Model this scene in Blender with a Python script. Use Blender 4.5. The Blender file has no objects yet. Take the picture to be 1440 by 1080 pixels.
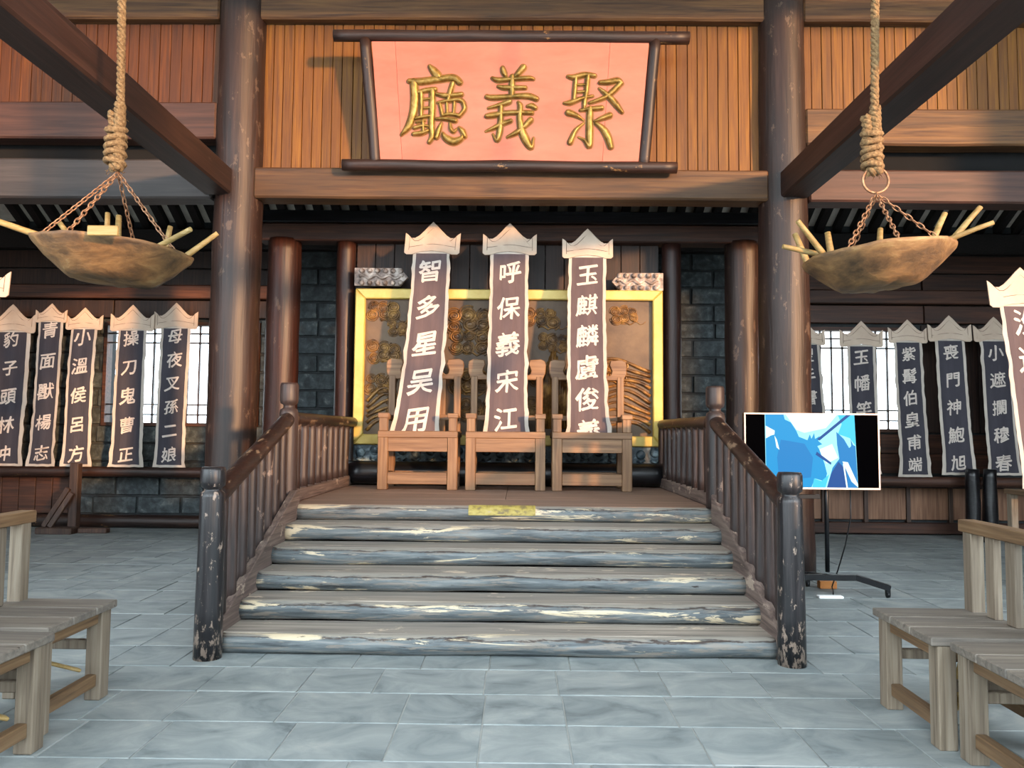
import bpy, bmesh, math, random
from mathutils import Vector, Matrix, Euler, noise
random.seed(7)
SC = bpy.context.scene
COL = SC.collection
PI = math.pi

# ------------------------------------------------------------ camera
cam_d = bpy.data.cameras.new('camera')
cam = bpy.data.objects.new('camera', cam_d); COL.objects.link(cam)
cam_d.sensor_fit = 'HORIZONTAL'; cam_d.sensor_width = 36.0
cam_d.lens = 36.0 * 1082.0 / 1440.0
cam_d.clip_start = 0.05; cam_d.clip_end = 300
cam.matrix_world = (Matrix.Translation((0, 0, 1.45)) @ Matrix.Rotation(math.radians(.53), 4, 'Z')
                    @ Matrix.Rotation(math.radians(93.6), 4, 'X') @ Matrix.Rotation(math.radians(.5), 4, 'Z'))
SC.camera = cam

# ------------------------------------------------------------ light
world = bpy.data.worlds.new('sky'); SC.world = world; world.use_nodes = True
bg = world.node_tree.nodes['Background']
bg.inputs['Color'].default_value = (.80, .92, 1.0, 1); bg.inputs['Strength'].default_value = 3.7
sun_d = bpy.data.lights.new('sun', 'SUN'); sun = bpy.data.objects.new('sun', sun_d); COL.objects.link(sun)
sun_d.energy = 3.7; sun_d.color = (1.0, .53, .23); sun_d.angle = math.radians(3)
sun.rotation_euler = Vector((-.60, .75, -.10)).to_track_quat('-Z', 'Y').to_euler()
sun.location = (20, -25, 12)
vs = SC.view_settings
vs.view_transform = 'Standard'; vs.look = 'None'; vs.gamma = 1; vs.use_curve_mapping = False
vs.exposure = 1.05

# ------------------------------------------------------------ materials
def lin(h):
    h = h.lstrip('#'); out = []
    for i in (0, 2, 4):
        c = int(h[i:i+2], 16) / 255
        out.append(c / 12.92 if c <= .04045 else ((c + .055) / 1.055) ** 2.4)
    return (*out, 1)

MATS = {}
def base_mat(name):
    m = bpy.data.materials.new(name); m.use_nodes = True
    nt = m.node_tree; b = nt.nodes['Principled BSDF']
    return m, nt, b

def nd(nt, t, **kw):
    n = nt.nodes.new(t)
    for k, v in kw.items(): setattr(n, k, v)
    return n

def ramp(nt, src, stops):
    r = nd(nt, 'ShaderNodeValToRGB'); e = r.color_ramp.elements
    while len(e) < len(stops): e.new(.5)
    for el, (p, c) in zip(e, stops): el.position = p; el.color = c
    nt.links.new(src, r.inputs[0]); return r.outputs['Color']

def mixc(nt, fac, a, b, mode='MIX'):
    n = nd(nt, 'ShaderNodeMix', data_type='RGBA', blend_type=mode)
    for sock, v in ((n.inputs[0], fac), (n.inputs[6], a), (n.inputs[7], b)):
        if hasattr(v, 'is_output') or isinstance(v, bpy.types.NodeSocket): nt.links.new(v, sock)
        else: sock.default_value = v
    return n.outputs[2]

def noise_tex(nt, scale3, sc=1.0, detail=4, dist=0.0, rough=.55, rnd=True):
    tc = nd(nt, 'ShaderNodeTexCoord'); mp = nd(nt, 'ShaderNodeMapping')
    nt.links.new(tc.outputs['Object'], mp.inputs['Vector']); mp.inputs['Scale'].default_value = scale3
    if rnd:
        oi = nd(nt, 'ShaderNodeObjectInfo'); ml = nd(nt, 'ShaderNodeMath', operation='MULTIPLY'); ml.inputs[1].default_value = 37.0
        cb = nd(nt, 'ShaderNodeCombineXYZ')
        nt.links.new(oi.outputs['Random'], ml.inputs[0])
        for k in range(3): nt.links.new(ml.outputs[0], cb.inputs[k])
        nt.links.new(cb.outputs[0], mp.inputs['Location'])
    n = nd(nt, 'ShaderNodeTexNoise'); n.inputs['Scale'].default_value = sc; n.inputs['Detail'].default_value = detail
    n.inputs['Distortion'].default_value = dist; n.inputs['Roughness'].default_value = rough
    nt.links.new(mp.outputs[0], n.inputs['Vector'])
    return n.outputs['Fac']

TONE = {'tread_wood': 1.22, 'deck_wood': .92, 'string_wood': .82, 'stick_wood': .6, 'old_chair_wood': .55, 'old_chair_wood_across': .62, 'old_seat_wood': .68,
        'throne_wood': .55, 'throne_wood_across': .58, 'wall_plank_wood': .46, 'wall_plank_wood_left_shaded': .46, 'panel_brown': .7, 'beam_wood': .46, 'beam_grey': .42,
        'back_wall_brown': .62, 'black_log': .9, 'column_lacquer': .34, 'column_red': .48, 'tie_beam_wood': .42, 'rail_lacquer': .48, 'beam_red': .46, 'newel_lacquer': .6}
def wood(name, dark, mid, light, axis='Z', sc=1.0, rough=.65, rnd=.18, chips=None, chip_amt=.62, stain=None, bump=.25, cracks=True, chip_sc=9, foot=0):
    """grain runs along axis; chips = colour of bare spots where the paint has gone"""
    if name in MATS: return MATS[name]
    m, nt, b = base_mat(name)
    g = {'X': (2.0, 48, 48), 'Y': (48, 2.0, 48), 'Z': (48, 48, 2.0)}[axis]
    l = {'X': (.9, 5, 5), 'Y': (5, .9, 5), 'Z': (5, 5, .9)}[axis]
    fac = noise_tex(nt, g, sc, 6, .6)
    col = ramp(nt, fac, [(.28, lin(dark)), (.5, lin(mid)), (.74, lin(light))])
    big = noise_tex(nt, l, sc, 3, .3)
    col = mixc(nt, ramp(nt, big, [(.35, (0, 0, 0, 1)), (.65, (.55, .55, .55, 1))]), col, lin(dark if stain is None else stain))
    if cracks:
        ck = noise_tex(nt, tuple(v * (.4 if v < 3 else .9) for v in g), sc, 3, .2)
        col = mixc(nt, ramp(nt, ck, [(.26, (.8, .8, .8, 1)), (.31, (0, 0, 0, 1))]), col, lin('#1a120d'))
    hgt = fac
    if chips:
        c3 = {'X': (chip_sc * .45, chip_sc, chip_sc), 'Y': (chip_sc, chip_sc * .45, chip_sc), 'Z': (chip_sc, chip_sc, chip_sc * .45)}[axis]
        cf = noise_tex(nt, c3, sc, 7, .2, .7)
        if foot:
            tcz = nd(nt, 'ShaderNodeTexCoord'); sx = nd(nt, 'ShaderNodeSeparateXYZ'); nt.links.new(tcz.outputs['Object'], sx.inputs[0])
            mz = nd(nt, 'ShaderNodeMapRange'); mz.inputs[1].default_value = 0; mz.inputs[2].default_value = foot; mz.inputs[3].default_value = .11; mz.inputs[4].default_value = 0
            nt.links.new(sx.outputs['Z'], mz.inputs[0]); ad = nd(nt, 'ShaderNodeMath', operation='ADD'); nt.links.new(cf, ad.inputs[0]); nt.links.new(mz.outputs[0], ad.inputs[1]); cf = ad.outputs[0]
        msk = ramp(nt, cf, [(chip_amt, (0, 0, 0, 1)), (chip_amt + .03, (1, 1, 1, 1))])
        col = mixc(nt, msk, col, lin(chips))
    if rnd:
        oi = nd(nt, 'ShaderNodeObjectInfo')
        mr = nd(nt, 'ShaderNodeMapRange'); tn = TONE.get(name, .58); mr.inputs[3].default_value = tn*(1 - rnd); mr.inputs[4].default_value = tn*(1 + rnd)
        nt.links.new(oi.outputs['Random'], mr.inputs[0])
        hv = nd(nt, 'ShaderNodeHueSaturation'); nt.links.new(mr.outputs[0], hv.inputs['Value']); nt.links.new(col, hv.inputs['Color'])
        hv.inputs['Saturation'].default_value = .9 if name.startswith('throne') else (1.22 if name.startswith('wall_plank') else 1.08)
        col = hv.outputs[0]
    nt.links.new(col, b.inputs['Base Color']); b.inputs['Roughness'].default_value = rough
    bp = nd(nt, 'ShaderNodeBump'); bp.inputs['Strength'].default_value = bump; bp.inputs['Distance'].default_value = .01
    nt.links.new(hgt, bp.inputs['Height']); nt.links.new(bp.outputs[0], b.inputs['Normal'])
    MATS[name] = m; return m

def rough_mat(name, stops, scale3=(4, 4, 4), sc=1.0, rough=.8, bump=.3, rnd=.1, detail=6, metal=0, dist=.3):
    if name in MATS: return MATS[name]
    m, nt, b = base_mat(name)
    f = noise_tex(nt, scale3, sc, detail, dist, .62)
    col = ramp(nt, f, [(p, lin(c)) for p, c in stops])
    if rnd:
        oi = nd(nt, 'ShaderNodeObjectInfo')
        mr = nd(nt, 'ShaderNodeMapRange'); mr.inputs[3].default_value = 1 - rnd; mr.inputs[4].default_value = 1 + rnd
        nt.links.new(oi.outputs['Random'], mr.inputs[0])
        hv = nd(nt, 'ShaderNodeHueSaturation'); nt.links.new(mr.outputs[0], hv.inputs['Value']); nt.links.new(col, hv.inputs['Color'])
        col = hv.outputs[0]
    nt.links.new(col, b.inputs['Base Color']); b.inputs['Roughness'].default_value = rough; b.inputs['Metallic'].default_value = metal
    if bump:
        bp = nd(nt, 'ShaderNodeBump'); bp.inputs['Strength'].default_value = bump; bp.inputs['Distance'].default_value = .02
        nt.links.new(f, bp.inputs['Height']); nt.links.new(bp.outputs[0], b.inputs['Normal'])
    MATS[name] = m; return m

def emit(name, hexc, s):
    s *= .66
    if name in MATS: return MATS[name]
    m, nt, b = base_mat(name)
    b.inputs['Base Color'].default_value = (.01, .01, .01, 1); b.inputs['Emission Color'].default_value = lin(hexc)
    b.inputs['Emission Strength'].default_value = s; b.inputs['Roughness'].default_value = .6; b.inputs['Specular IOR Level'].default_value = .05
    MATS[name] = m; return m

# woods
M_COLUMN = wood('column_lacquer', '#2c1c18', '#4b322a', '#694d42', 'Z', .55, .5, .06, '#836b5c', .60, '#2c2423', .45, chip_sc=18)
M_COLRED = wood('column_red', '#22110e', '#43231b', '#5e382c', 'Z', .6, .5, .06, '#705a4e', .62, '#221716', .4, chip_sc=18)
M_PLANK_SHADED = wood('wall_plank_wood_left_shaded', '#4d3020', '#7a4c31', '#966342', 'Z', .8, .6, .16, None, stain='#5c3826')  # left bay: weaker sunlight painted in as a darker plank colour
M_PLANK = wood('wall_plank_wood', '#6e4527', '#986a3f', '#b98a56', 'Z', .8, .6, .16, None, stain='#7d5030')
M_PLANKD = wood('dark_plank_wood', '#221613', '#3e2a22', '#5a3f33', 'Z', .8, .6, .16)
M_BEAM = wood('beam_wood', '#4a3020', '#815a3a', '#a67c50', 'X', .6, .65, .08, None, stain='#54402f', bump=.5)
M_BEAMG = wood('beam_grey', '#403b3a', '#5c5350', '#726763', 'X', .5, .6, .08, None, stain='#4b4545')
M_BEAMR = wood('beam_red', '#3f2720', '#664438', '#80594a', 'X', .5, .6, .08, None, stain='#4c3129')
M_TIE = wood('tie_beam_wood', '#241815', '#432c26', '#5e443b', 'Y', .5, .55, .08, '#8d7669', .69, '#2e2220')
M_LOGD = wood('dark_log', '#1d1413', '#38241d', '#553a2e', 'X', .8, .5, .1, '#a5835c', .63, '#211918')
M_LOGDZ = wood('dark_log_upright', '#1d1413', '#38241d', '#553a2e', 'Z', .8, .5, .1, '#a5835c', .63, '#211918')
M_RAIL = wood('rail_lacquer', '#17100f', '#36221d', '#553a30', 'Y', .9, .42, .08, '#a48a72', .585, '#231a1a', .3, chip_sc=12)
M_NEWEL = wood('newel_lacquer', '#100e10', '#262224', '#4a4243', 'Z', .9, .36, .05, '#ab988a', .60, '#1a1f24', .4, chip_sc=30, foot=.32)
M_BALU = wood('baluster_lacquer', '#231a19', '#443430', '#65524c', 'Z', .9, .5, .14, '#8f7d72', .62, '#2b2626', .25)
M_STRING = wood('string_wood', '#40342f', '#70605a', '#958579', 'Y', .8, .7, .06, '#ac9c8d', .58, '#50463f', chip_sc=9)
M_TREAD = wood('tread_wood', '#57524d', '#857d74', '#a49a8e', 'X', .6, .62, .05, '#b3a594', .60, '#6d6b68')
M_DECK = wood('deck_wood', '#6a564a', '#93796a', '#b09584', 'X', .5, .6, .05, None, stain='#7d6a60')
M_THRONE = wood('throne_wood', '#7b532f', '#aa7a4b', '#c79a67', 'Z', .7, .55, .08)
M_THRONEX = wood('throne_wood_across', '#7b532f', '#aa7a4b', '#c79a67', 'X', .7, .55, .08)
M_CHAIR = wood('old_chair_wood', '#6c5c4c', '#a3937f', '#c4b6a2', 'Z', .9, .75, .1, None, stain='#7c6e60')
M_CHAIRY = wood('old_chair_wood_across', '#5d4733', '#8a6c4e', '#a98c6c', 'Y', .9, .7, .1, None, stain='#6a543f')
M_SEAT = wood('old_seat_wood', '#5a524b', '#857b70', '#a59b8d', 'X', .8, .6, .08, None, stain='#6a6560')
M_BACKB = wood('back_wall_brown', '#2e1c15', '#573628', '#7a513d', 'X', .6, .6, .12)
M_PANELB = wood('panel_brown', '#6a4a38', '#99725a', '#b58f74', 'Z', .6, .6, .1)
M_STAND = wood('stand_wood', '#32241f', '#5a443b', '#75604f', 'Z', .8, .6, .1)
M_RAFTER = wood('rafter_wood', '#0f0c0b', '#1f1816', '#33272a', 'Y', .8, .7, .1)
M_ROOF = rough_mat('roof_underside', [(.3, '#9a9288'), (.7, '#cfc6ba')], (3, 3, 3), 1, .9)
M_BLACK = wood('black_log', '#08080a', '#131316', '#26252a', 'X', .8, .3, .05, None, stain='#0c0c0e')
# nose logs of the steps: blue-black lacquer, worn through to pale wood in long patches
def step_mat():
    m, nt, b = base_mat('step_log_lacquer')
    f = noise_tex(nt, (2.2, 30, 30), 1.0, 8, .4, .65)
    col = ramp(nt, f, [(.3, lin('#2c3033')), (.5, lin('#575e61')), (.7, lin('#80827f'))])
    f3 = noise_tex(nt, (2.4, 26, 26), 1.0, 9, .8, .7)
    col = mixc(nt, ramp(nt, f3, [(.53, (0, 0, 0, 1)), (.58, (.8, .8, .8, 1))]), col, lin('#7d746a'))
    # dust lying on the upward-facing side, with a ragged dark edge of broken lacquer
    ge = nd(nt, 'ShaderNodeNewGeometry'); sx = nd(nt, 'ShaderNodeSeparateXYZ'); nt.links.new(ge.outputs['Normal'], sx.inputs[0])
    fd = noise_tex(nt, (2.5, 14, 14), 1.0, 8, .5, .7)
    ad = nd(nt, 'ShaderNodeMath', operation='ADD'); nt.links.new(sx.outputs['Z'], ad.inputs[0]); nt.links.new(fd, ad.inputs[1])
    mr = nd(nt, 'ShaderNodeMapRange'); mr.inputs[1].default_value = .6; mr.inputs[2].default_value = 1.6; nt.links.new(ad.outputs[0], mr.inputs[0])
    col = mixc(nt, ramp(nt, mr.outputs[0], [(.50, (0, 0, 0, 1)), (.54, (.9, .9, .9, 1)), (.60, (.9, .9, .9, 1)), (.63, (0, 0, 0, 1))]), col, lin('#3a2c26'))
    col = mixc(nt, ramp(nt, mr.outputs[0], [(.60, (0, 0, 0, 1)), (.70, (.85, .85, .85, 1))]), col, lin('#8d867c'))
    f2 = noise_tex(nt, (1.1, 8, 11), 1.0, 12, .9, .70)
    col = mixc(nt, ramp(nt, f2, [(.575, (0, 0, 0, 1)), (.595, (1, 1, 1, 1))]), col, lin('#c2b296'))
    f4 = noise_tex(nt, (2.3, 20, 20), 1.0, 7, .6, .7)
    col = mixc(nt, ramp(nt, f4, [(.33, (1, 1, 1, 1)), (.36, (0, 0, 0, 1))]), col, lin('#221613'))
    nt.links.new(col, b.inputs['Base Color']); b.inputs['Roughness'].default_value = .45
    bp = nd(nt, 'ShaderNodeBump'); bp.inputs['Strength'].default_value = .5; bp.inputs['Distance'].default_value = .015
    nt.links.new(f2, bp.inputs['Height']); nt.links.new(bp.outputs[0], b.inputs['Normal'])
    return m
M_STEP = step_mat()
M_TILE = rough_mat('floor_tile_stone', [(.26, '#565e60'), (.42, '#777f80'), (.6, '#8c9291'), (.8, '#a3a29d')], (2.2, 3.4, 3), 1.1, .6, .15, .05, 9, dist=1.0)
M_GROUT = rough_mat('floor_grout', [(.3, '#8f928f'), (.7, '#aaaba6')], (6, 6, 6), 1, .9, .2, 0)
M_STONE = rough_mat('wall_stone', [(.25, '#171c1f'), (.45, '#2d3538'), (.6, '#454d4f'), (.75, '#787e7a')], (9, 9, 9), 1.0, .75, .8, .18, 8)
M_MORTAR = rough_mat('wall_mortar', [(.3, '#1b1e20'), (.7, '#34383a')], (6, 6, 6), 1, .9, .2, 0)
M_SALMON = rough_mat('sign_board_paint', [(.3, '#a65b47'), (.7, '#b46d59')], (1.2, 1.2, 4), 1, .55, .08, .02)
M_GOLD = rough_mat('gold_leaf', [(.3, '#5c4a1e'), (.5, '#8d7237'), (.7, '#a89055')], (12, 12, 12), 1, .38, .5, 0, metal=.55)
M_GOLDF = rough_mat('gold_frame_paint', [(.3, '#b89b48'), (.7, '#cdb768')], (5, 5, 5), 1, .4, .1, .02, metal=.15)
M_RELIEF = rough_mat('relief_ground', [(.3, '#3d2d1f'), (.5, '#58442f'), (.75, '#70593e')], (2, 2, 2), 1, .55, .3, 0)
M_CLOUD = rough_mat('relief_carving', [(.35, '#38240f'), (.5, '#6e4d25'), (.68, '#a37a3e')], (7, 7, 7), 1, .42, .4, .1, metal=.2)
M_SCROLL = rough_mat('pale_carving', [(.3, '#3b302b'), (.48, '#8b7b72'), (.66, '#cfc3b9')], (9, 9, 9), 1, .45, .7, .05)
M_SCROLLB = rough_mat('blue_carving', [(.3, '#10161c'), (.5, '#33454f'), (.7, '#9fb3ba')], (8, 8, 8), 1, .4, .7, .05)
M_CARD = rough_mat('pale_card', [(.3, '#b39d8a'), (.7, '#c4b19e')], (3, 3, 3), 1, .7, .05, .04)
M_CLOTHP = rough_mat('pale_cloth', [(.3, '#aa9f94'), (.7, '#c2b8ad')], (4, 4, 2), 1, .85, .1, .03)
M_CLOTHD = rough_mat('dark_cloth', [(.3, '#4b3d40'), (.7, '#594a4c')], (9, 9, 1.2), 1, .8, .1, .05)
M_CLOTHB = rough_mat('dark_blue_cloth', [(.3, '#2c2a33'), (.7, '#3a3740')], (9, 9, 1.2), 1, .8, .1, .08)
M_WHITEP = rough_mat('white_paint', [(.3, '#bdb0a6'), (.7, '#cec3ba')], (30, 30, 30), 1, .7, 0, 0)
M_INK = rough_mat('ink_line', [(.3, '#5a4a42'), (.7, '#6e5b50')], (9, 9, 9), 1, .8, 0, 0)
M_ROPE = rough_mat('rope_fibre', [(.3, '#5b4229'), (.5, '#866945'), (.7, '#a5885f')], (60, 60, 60), 1, .9, .8, 0)
M_CHAIN = rough_mat('rusty_chain', [(.3, '#6e4a33'), (.7, '#b38c6c')], (40, 40, 40), 1, .5, .3, 0, metal=.5)
M_BOWL = rough_mat('bowl_wood', [(.3, '#2c2013'), (.44, '#5e452a'), (.57, '#805f3a'), (.72, '#9a8257')], (4, 4, 9), 1, .65, .9, 0, 11)
M_STICK = wood('stick_wood', '#94794b', '#c2a56e', '#dcc492', 'X', .8, .6, .1)
M_PLASTIC = rough_mat('black_metal', [(.3, '#0d0e11'), (.7, '#1a1c20')], (9, 9, 9), 1, .35, 0, .05, metal=.3)
M_BEZEL = rough_mat('silver_bezel', [(.3, '#b9a69f'), (.7, '#d6c5be')], (9, 9, 9), 1, .35, 0, 0, metal=.4)
M_ADAPT = rough_mat('white_plastic', [(.3, '#ffffff'), (.7, '#ffffff')], (9, 9, 9), 1, .35, 0, 0)
M_ORANGE = rough_mat('orange_plastic', [(.3, '#a8662c'), (.7, '#c07c3a')], (9, 9, 9), 1, .5, 0, 0)
M_YELLOW = rough_mat('worn_yellow_tape', [(.36, '#6b6040'), (.46, '#8f8340'), (.6, '#a39853'), (.75, '#968a76')], (16, 9, 30), 1, .6, .1, 0)
M_GAPSHADE = rough_mat('gap_shade_black', [(.3, '#060606'), (.7, '#0c0b0b')], (4, 4, 4), 1, 1, 0, 0)  # near-black colour standing in for the shade between the bay beams
M_GROUND = rough_mat('outdoor_ground', [(.3, '#7d7b76'), (.7, '#979590')], (1, 1, 1), 1, .9, .1, 0)
M_SUNBLOCK = rough_mat('sun_block_stone', [(.3, '#6f6a64'), (.7, '#8c877f')], (2, 2, 2), 1, .9, .2, 0)  # for the unseen wall added to stop the sun

# ------------------------------------------------------------ object helpers
def props(o, label=None, cat=None, group=None, kind=None):
    if label: o['label'] = label
    if cat: o['category'] = cat
    if group: o['group'] = group
    if kind: o['kind'] = kind
    return o

WLOC = {}
def thing(name, label, cat, loc=(0, 0, 0), group=None):
    o = bpy.data.objects.new(name, None); COL.objects.link(o); o.location = loc
    o.empty_display_size = .1
    WLOC[o.name] = Vector(loc)
    return props(o, label, cat, group)

def struct_empty(name, loc=(0, 0, 0)):
    o = bpy.data.objects.new(name, None); COL.objects.link(o); o.location = loc
    WLOC[o.name] = Vector(loc); o['kind'] = 'structure'; return o

class MB:
    def __init__(s): s.v = []; s.f = []; s.sm = []
    def add(s, vs_, fs, smooth=False):
        n = len(s.v); s.v += [tuple(p) for p in vs_]; s.f += [tuple(i + n for i in f) for f in fs]; s.sm += [smooth] * len(fs)
        return s
    def box(s, x0, x1, y0, y1, z0, z1, rot=None, piv=None):
        P = [Vector((x, y, z)) for z in (z0, z1) for y in (y0, y1) for x in (x0, x1)]
        if rot is not None:
            c = Vector(piv) if piv is not None else Vector(((x0+x1)/2, (y0+y1)/2, (z0+z1)/2))
            P = [c + rot @ (p - c) for p in P]
        return s.add(P, [(0, 2, 3, 1), (4, 5, 7, 6), (0, 1, 5, 4), (2, 6, 7, 3), (0, 4, 6, 2), (1, 3, 7, 5)])
    def beam(s, a, b, w, h, up=(0, 0, 1)):
        a = Vector(a); b = Vector(b); d = (b - a).normalized(); u = Vector(up)
        sx = d.cross(u).normalized() * w / 2; uz = sx.cross(d).normalized() * h / 2
        P = [a - sx - uz, a + sx - uz, a + sx + uz, a - sx + uz, b - sx - uz, b + sx - uz, b + sx + uz, b - sx + uz]
        return s.add(P, [(0, 1, 2, 3), (7, 6, 5, 4), (0, 4, 5, 1), (1, 5, 6, 2), (2, 6, 7, 3), (3, 7, 4, 0)])
    def log(s, a, b, r0, r1=None, seg=20, rings=10, wob=.03, seed=0, cap=True, bulge=0, flat_ends=True):
        a = Vector(a); b = Vector(b); r1 = r0 if r1 is None else r1
        d = (b - a); L = d.length; d.normalize()
        ref = Vector((0, 0, 1)) if abs(d.z) < .9 else Vector((0, 1, 0))
        X = d.cross(ref).normalized(); Y = X.cross(d).normalized()
        P = []
        for i in range(rings + 1):
            t = i / rings; r = r0 + (r1 - r0) * t
            c = a + d * L * t
            if not flat_ends or 0 < i < rings:
                c = c + X * r * wob * 1.5 * noise.noise(Vector((t * L * 1.3, seed, 1))) + Y * r * wob * 1.5 * noise.noise(Vector((t * L * 1.3, seed, 5)))
            for k in range(seg):
                an = 2 * PI * k / seg
                rr = r * (1 + wob * noise.noise(Vector((math.cos(an) * 1.3 + seed * 3.1, math.sin(an) * 1.3, t * L * 2.2 + seed))) + bulge * math.sin(PI * t))
                P.append(c + X * math.cos(an) * rr + Y * math.sin(an) * rr)
        F = [(i*seg+k, i*seg+(k+1) % seg, (i+1)*seg+(k+1) % seg, (i+1)*seg+k) for i in range(rings) for k in range(seg)]
        s.add(P, F, True)
        if cap:
            n = len(s.v) - len(P)
            s.f.append(tuple(n + k for k in reversed(range(seg)))); s.sm.append(False)
            s.f.append(tuple(n + rings*seg + k for k in range(seg))); s.sm.append(False)
        return s
    def lathe(s, c, prof, seg=24, axis='Z'):
        c = Vector(c); P = []
        for r, h in prof:
            for k in range(seg):
                an = 2*PI*k/seg; q = (r*math.cos(an), r*math.sin(an), h)
                if axis == 'Y': q = (q[0], q[2], q[1])
                if axis == 'X': q = (q[2], q[0], q[1])
                P.append(c + Vector(q))
        F = [(i*seg+k, i*seg+(k+1) % seg, (i+1)*seg+(k+1) % seg, (i+1)*seg+k) for i in range(len(prof)-1) for k in range(seg)]
        s.add(P, F, True)
        n = len(s.v) - len(P)
        s.f.append(tuple(n + k for k in reversed(range(seg)))); s.sm.append(False)
        s.f.append(tuple(n + (len(prof)-1)*seg + k for k in range(seg))); s.sm.append(False)
        return s
    def tube(s, pts, r, seg=8, closed=False, cap=True, flat=None):
        pts = [Vector(p) for p in pts]; n = len(pts); P = []
        rr = r if hasattr(r, '__len__') else [r]*n
        prevX = None
        for i, p in enumerate(pts):
            if closed: d = pts[(i+1) % n] - pts[i-1]
            else: d = pts[min(i+1, n-1)] - pts[max(i-1, 0)]
            if d.length < 1e-9: d = Vector((0, 0, 1))
            d.normalize()
            if prevX is None:
                ref = Vector((0, 0, 1)) if abs(d.z) < .9 else Vector((1, 0, 0))
                X = d.cross(ref).normalized()
            else:
                X = (prevX - d * prevX.dot(d)).normalized()
            prevX = X; Y = d.cross(X)
            for k in range(seg):
                an = 2*PI*k/seg
                P.append(p + X*math.cos(an)*rr[i] + Y*math.sin(an)*rr[i])
        if flat is not None:   # squash along y about plane y=flat
            P = [Vector((q.x, flat + (q.y-flat)*.6, q.z)) for q in P]
        m = n if closed else n-1
        F = [(i*seg+k, i*seg+(k+1) % seg, ((i+1) % n)*seg+(k+1) % seg, ((i+1) % n)*seg+k) for i in range(m) for k in range(seg)]
        s.add(P, F, True)
        if cap and not closed:
            b0 = len(s.v) - len(P)
            s.f.append(tuple(b0 + k for k in reversed(range(seg)))); s.sm.append(False)
            s.f.append(tuple(b0 + (n-1)*seg + k for k in range(seg))); s.sm.append(False)
        return s
    def prism(s, poly, y0, y1):
        """polygon in x,z extruded from y0 to y1"""
        n = len(poly)
        P = [(x, y0, z) for x, z in poly] + [(x, y1, z) for x, z in poly]
        return s.add(P, [tuple(range(n)), tuple(reversed(range(n, 2*n)))] + [(i, i+n, (i+1) % n+n, (i+1) % n) for i in range(n)])
    def prism_x(s, poly, x0, x1):
        """polygon in y,z extruded along x"""
        n = len(poly)
        P = [(x0, y, z) for y, z in poly] + [(x1, y, z) for y, z in poly]
        return s.add(P, [tuple(reversed(range(n))), tuple(range(n, 2*n))] + [(i, (i+1) % n, (i+1) % n+n, i+n) for i in range(n)])
    def build(s, name, mat, parent=None, bevel=0, label=None, kind=None, raw=False):
        me = bpy.data.meshes.new(name)
        off = Vector((0, 0, 0))
        if parent is not None and not raw:
            q = parent
            while q is not None: off += q.location; q = q.parent
        elif parent is None and not raw:
            xs = [p[0] for p in s.v]; ys = [p[1] for p in s.v]; zs = [p[2] for p in s.v]
            off = Vector(((min(xs)+max(xs))/2, (min(ys)+max(ys))/2, min(zs)))
        me.from_pydata([(p[0]-off.x, p[1]-off.y, p[2]-off.z) for p in s.v], [], s.f)
        me.polygons.foreach_set('use_smooth', s.sm); me.update()
        bm = bmesh.new(); bm.from_mesh(me); bmesh.ops.recalc_face_normals(bm, faces=bm.faces); bm.to_mesh(me); bm.free()
        me.materials.append(mat)
        o = bpy.data.objects.new(name, me); COL.objects.link(o)
        if parent is not None: o.parent = parent
        elif not raw: o.location = off
        if bevel:
            md = o.modifiers.new('bevel', 'BEVEL'); md.width = bevel; md.segments = 1; md.limit_method = 'ANGLE'; md.angle_limit = .8
        if label: o['label'] = label
        if kind: o['kind'] = kind
        return o

def bx(x0, x1, y0, y1, z0, z1): return MB().box(x0, x1, y0, y1, z0, z1)
def copy_tree(o, parent=None):
    c = o.copy(); COL.objects.link(c)
    if parent is not None: c.parent = parent
    for ch in list(o.children): copy_tree(ch, c)
    return c

# writing -------------------------------------------------------
GL = {}
def glyph(ch, nib=.022, res=3):
    """brush-like glyph: broad-nib copies of the letter outline, slanted, in a unit box centred on 0"""
    key = (ch, nib)
    if key in GL: return GL[key]
    c = bpy.data.curves.new('t', 'FONT'); c.body = ch; c.resolution_u = res; c.offset = 0
    o = bpy.data.objects.new('t', c); COL.objects.link(o)
    dg = bpy.context.evaluated_depsgraph_get(); me = bpy.data.meshes.new_from_object(o.evaluated_get(dg))
    V = [(v.co.x - .5, v.co.y - .38) for v in me.vertices]; F = [tuple(p.vertices) for p in me.polygons]
    bpy.data.objects.remove(o); bpy.data.meshes.remove(me); bpy.data.curves.remove(c)
    VV = []; FF = []; seed = ord(ch) % 97
    for j, k in enumerate((-1, -.33, .33, 1)):
        for x, z in V:
            nx = noise.noise(Vector((x*2.6, z*2.6, seed))) * .055; nz = noise.noise(Vector((x*2.6, z*2.6, seed+9))) * .055
            kk = k * (1 + .9 * noise.noise(Vector((x*5, z*5, seed+3))))
            x2 = x + nx + kk*nib*.85; z2 = z + nz - kk*nib + .15*x
            VV.append((x2*.98 + .05*z2, z2))
        FF += [tuple(i + j*len(V) for i in f) for f in F]
    GL[key] = (VV, FF); return GL[key]

def text_on(S, cx, cv, size, ch, off, mat, parent, name='character', nib=.022):
    """S(x, z, off) maps flat banner coordinates to the cloth surface"""
    V, F = glyph(ch, nib); mb = MB()
    nv_ = len(V)//4
    mb.add([S(cx + x*size, cv + z*size, off + .0004*(i//nv_)) for i, (x, z) in enumerate(V)], F)
    return mb.build(name, mat, parent)

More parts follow.
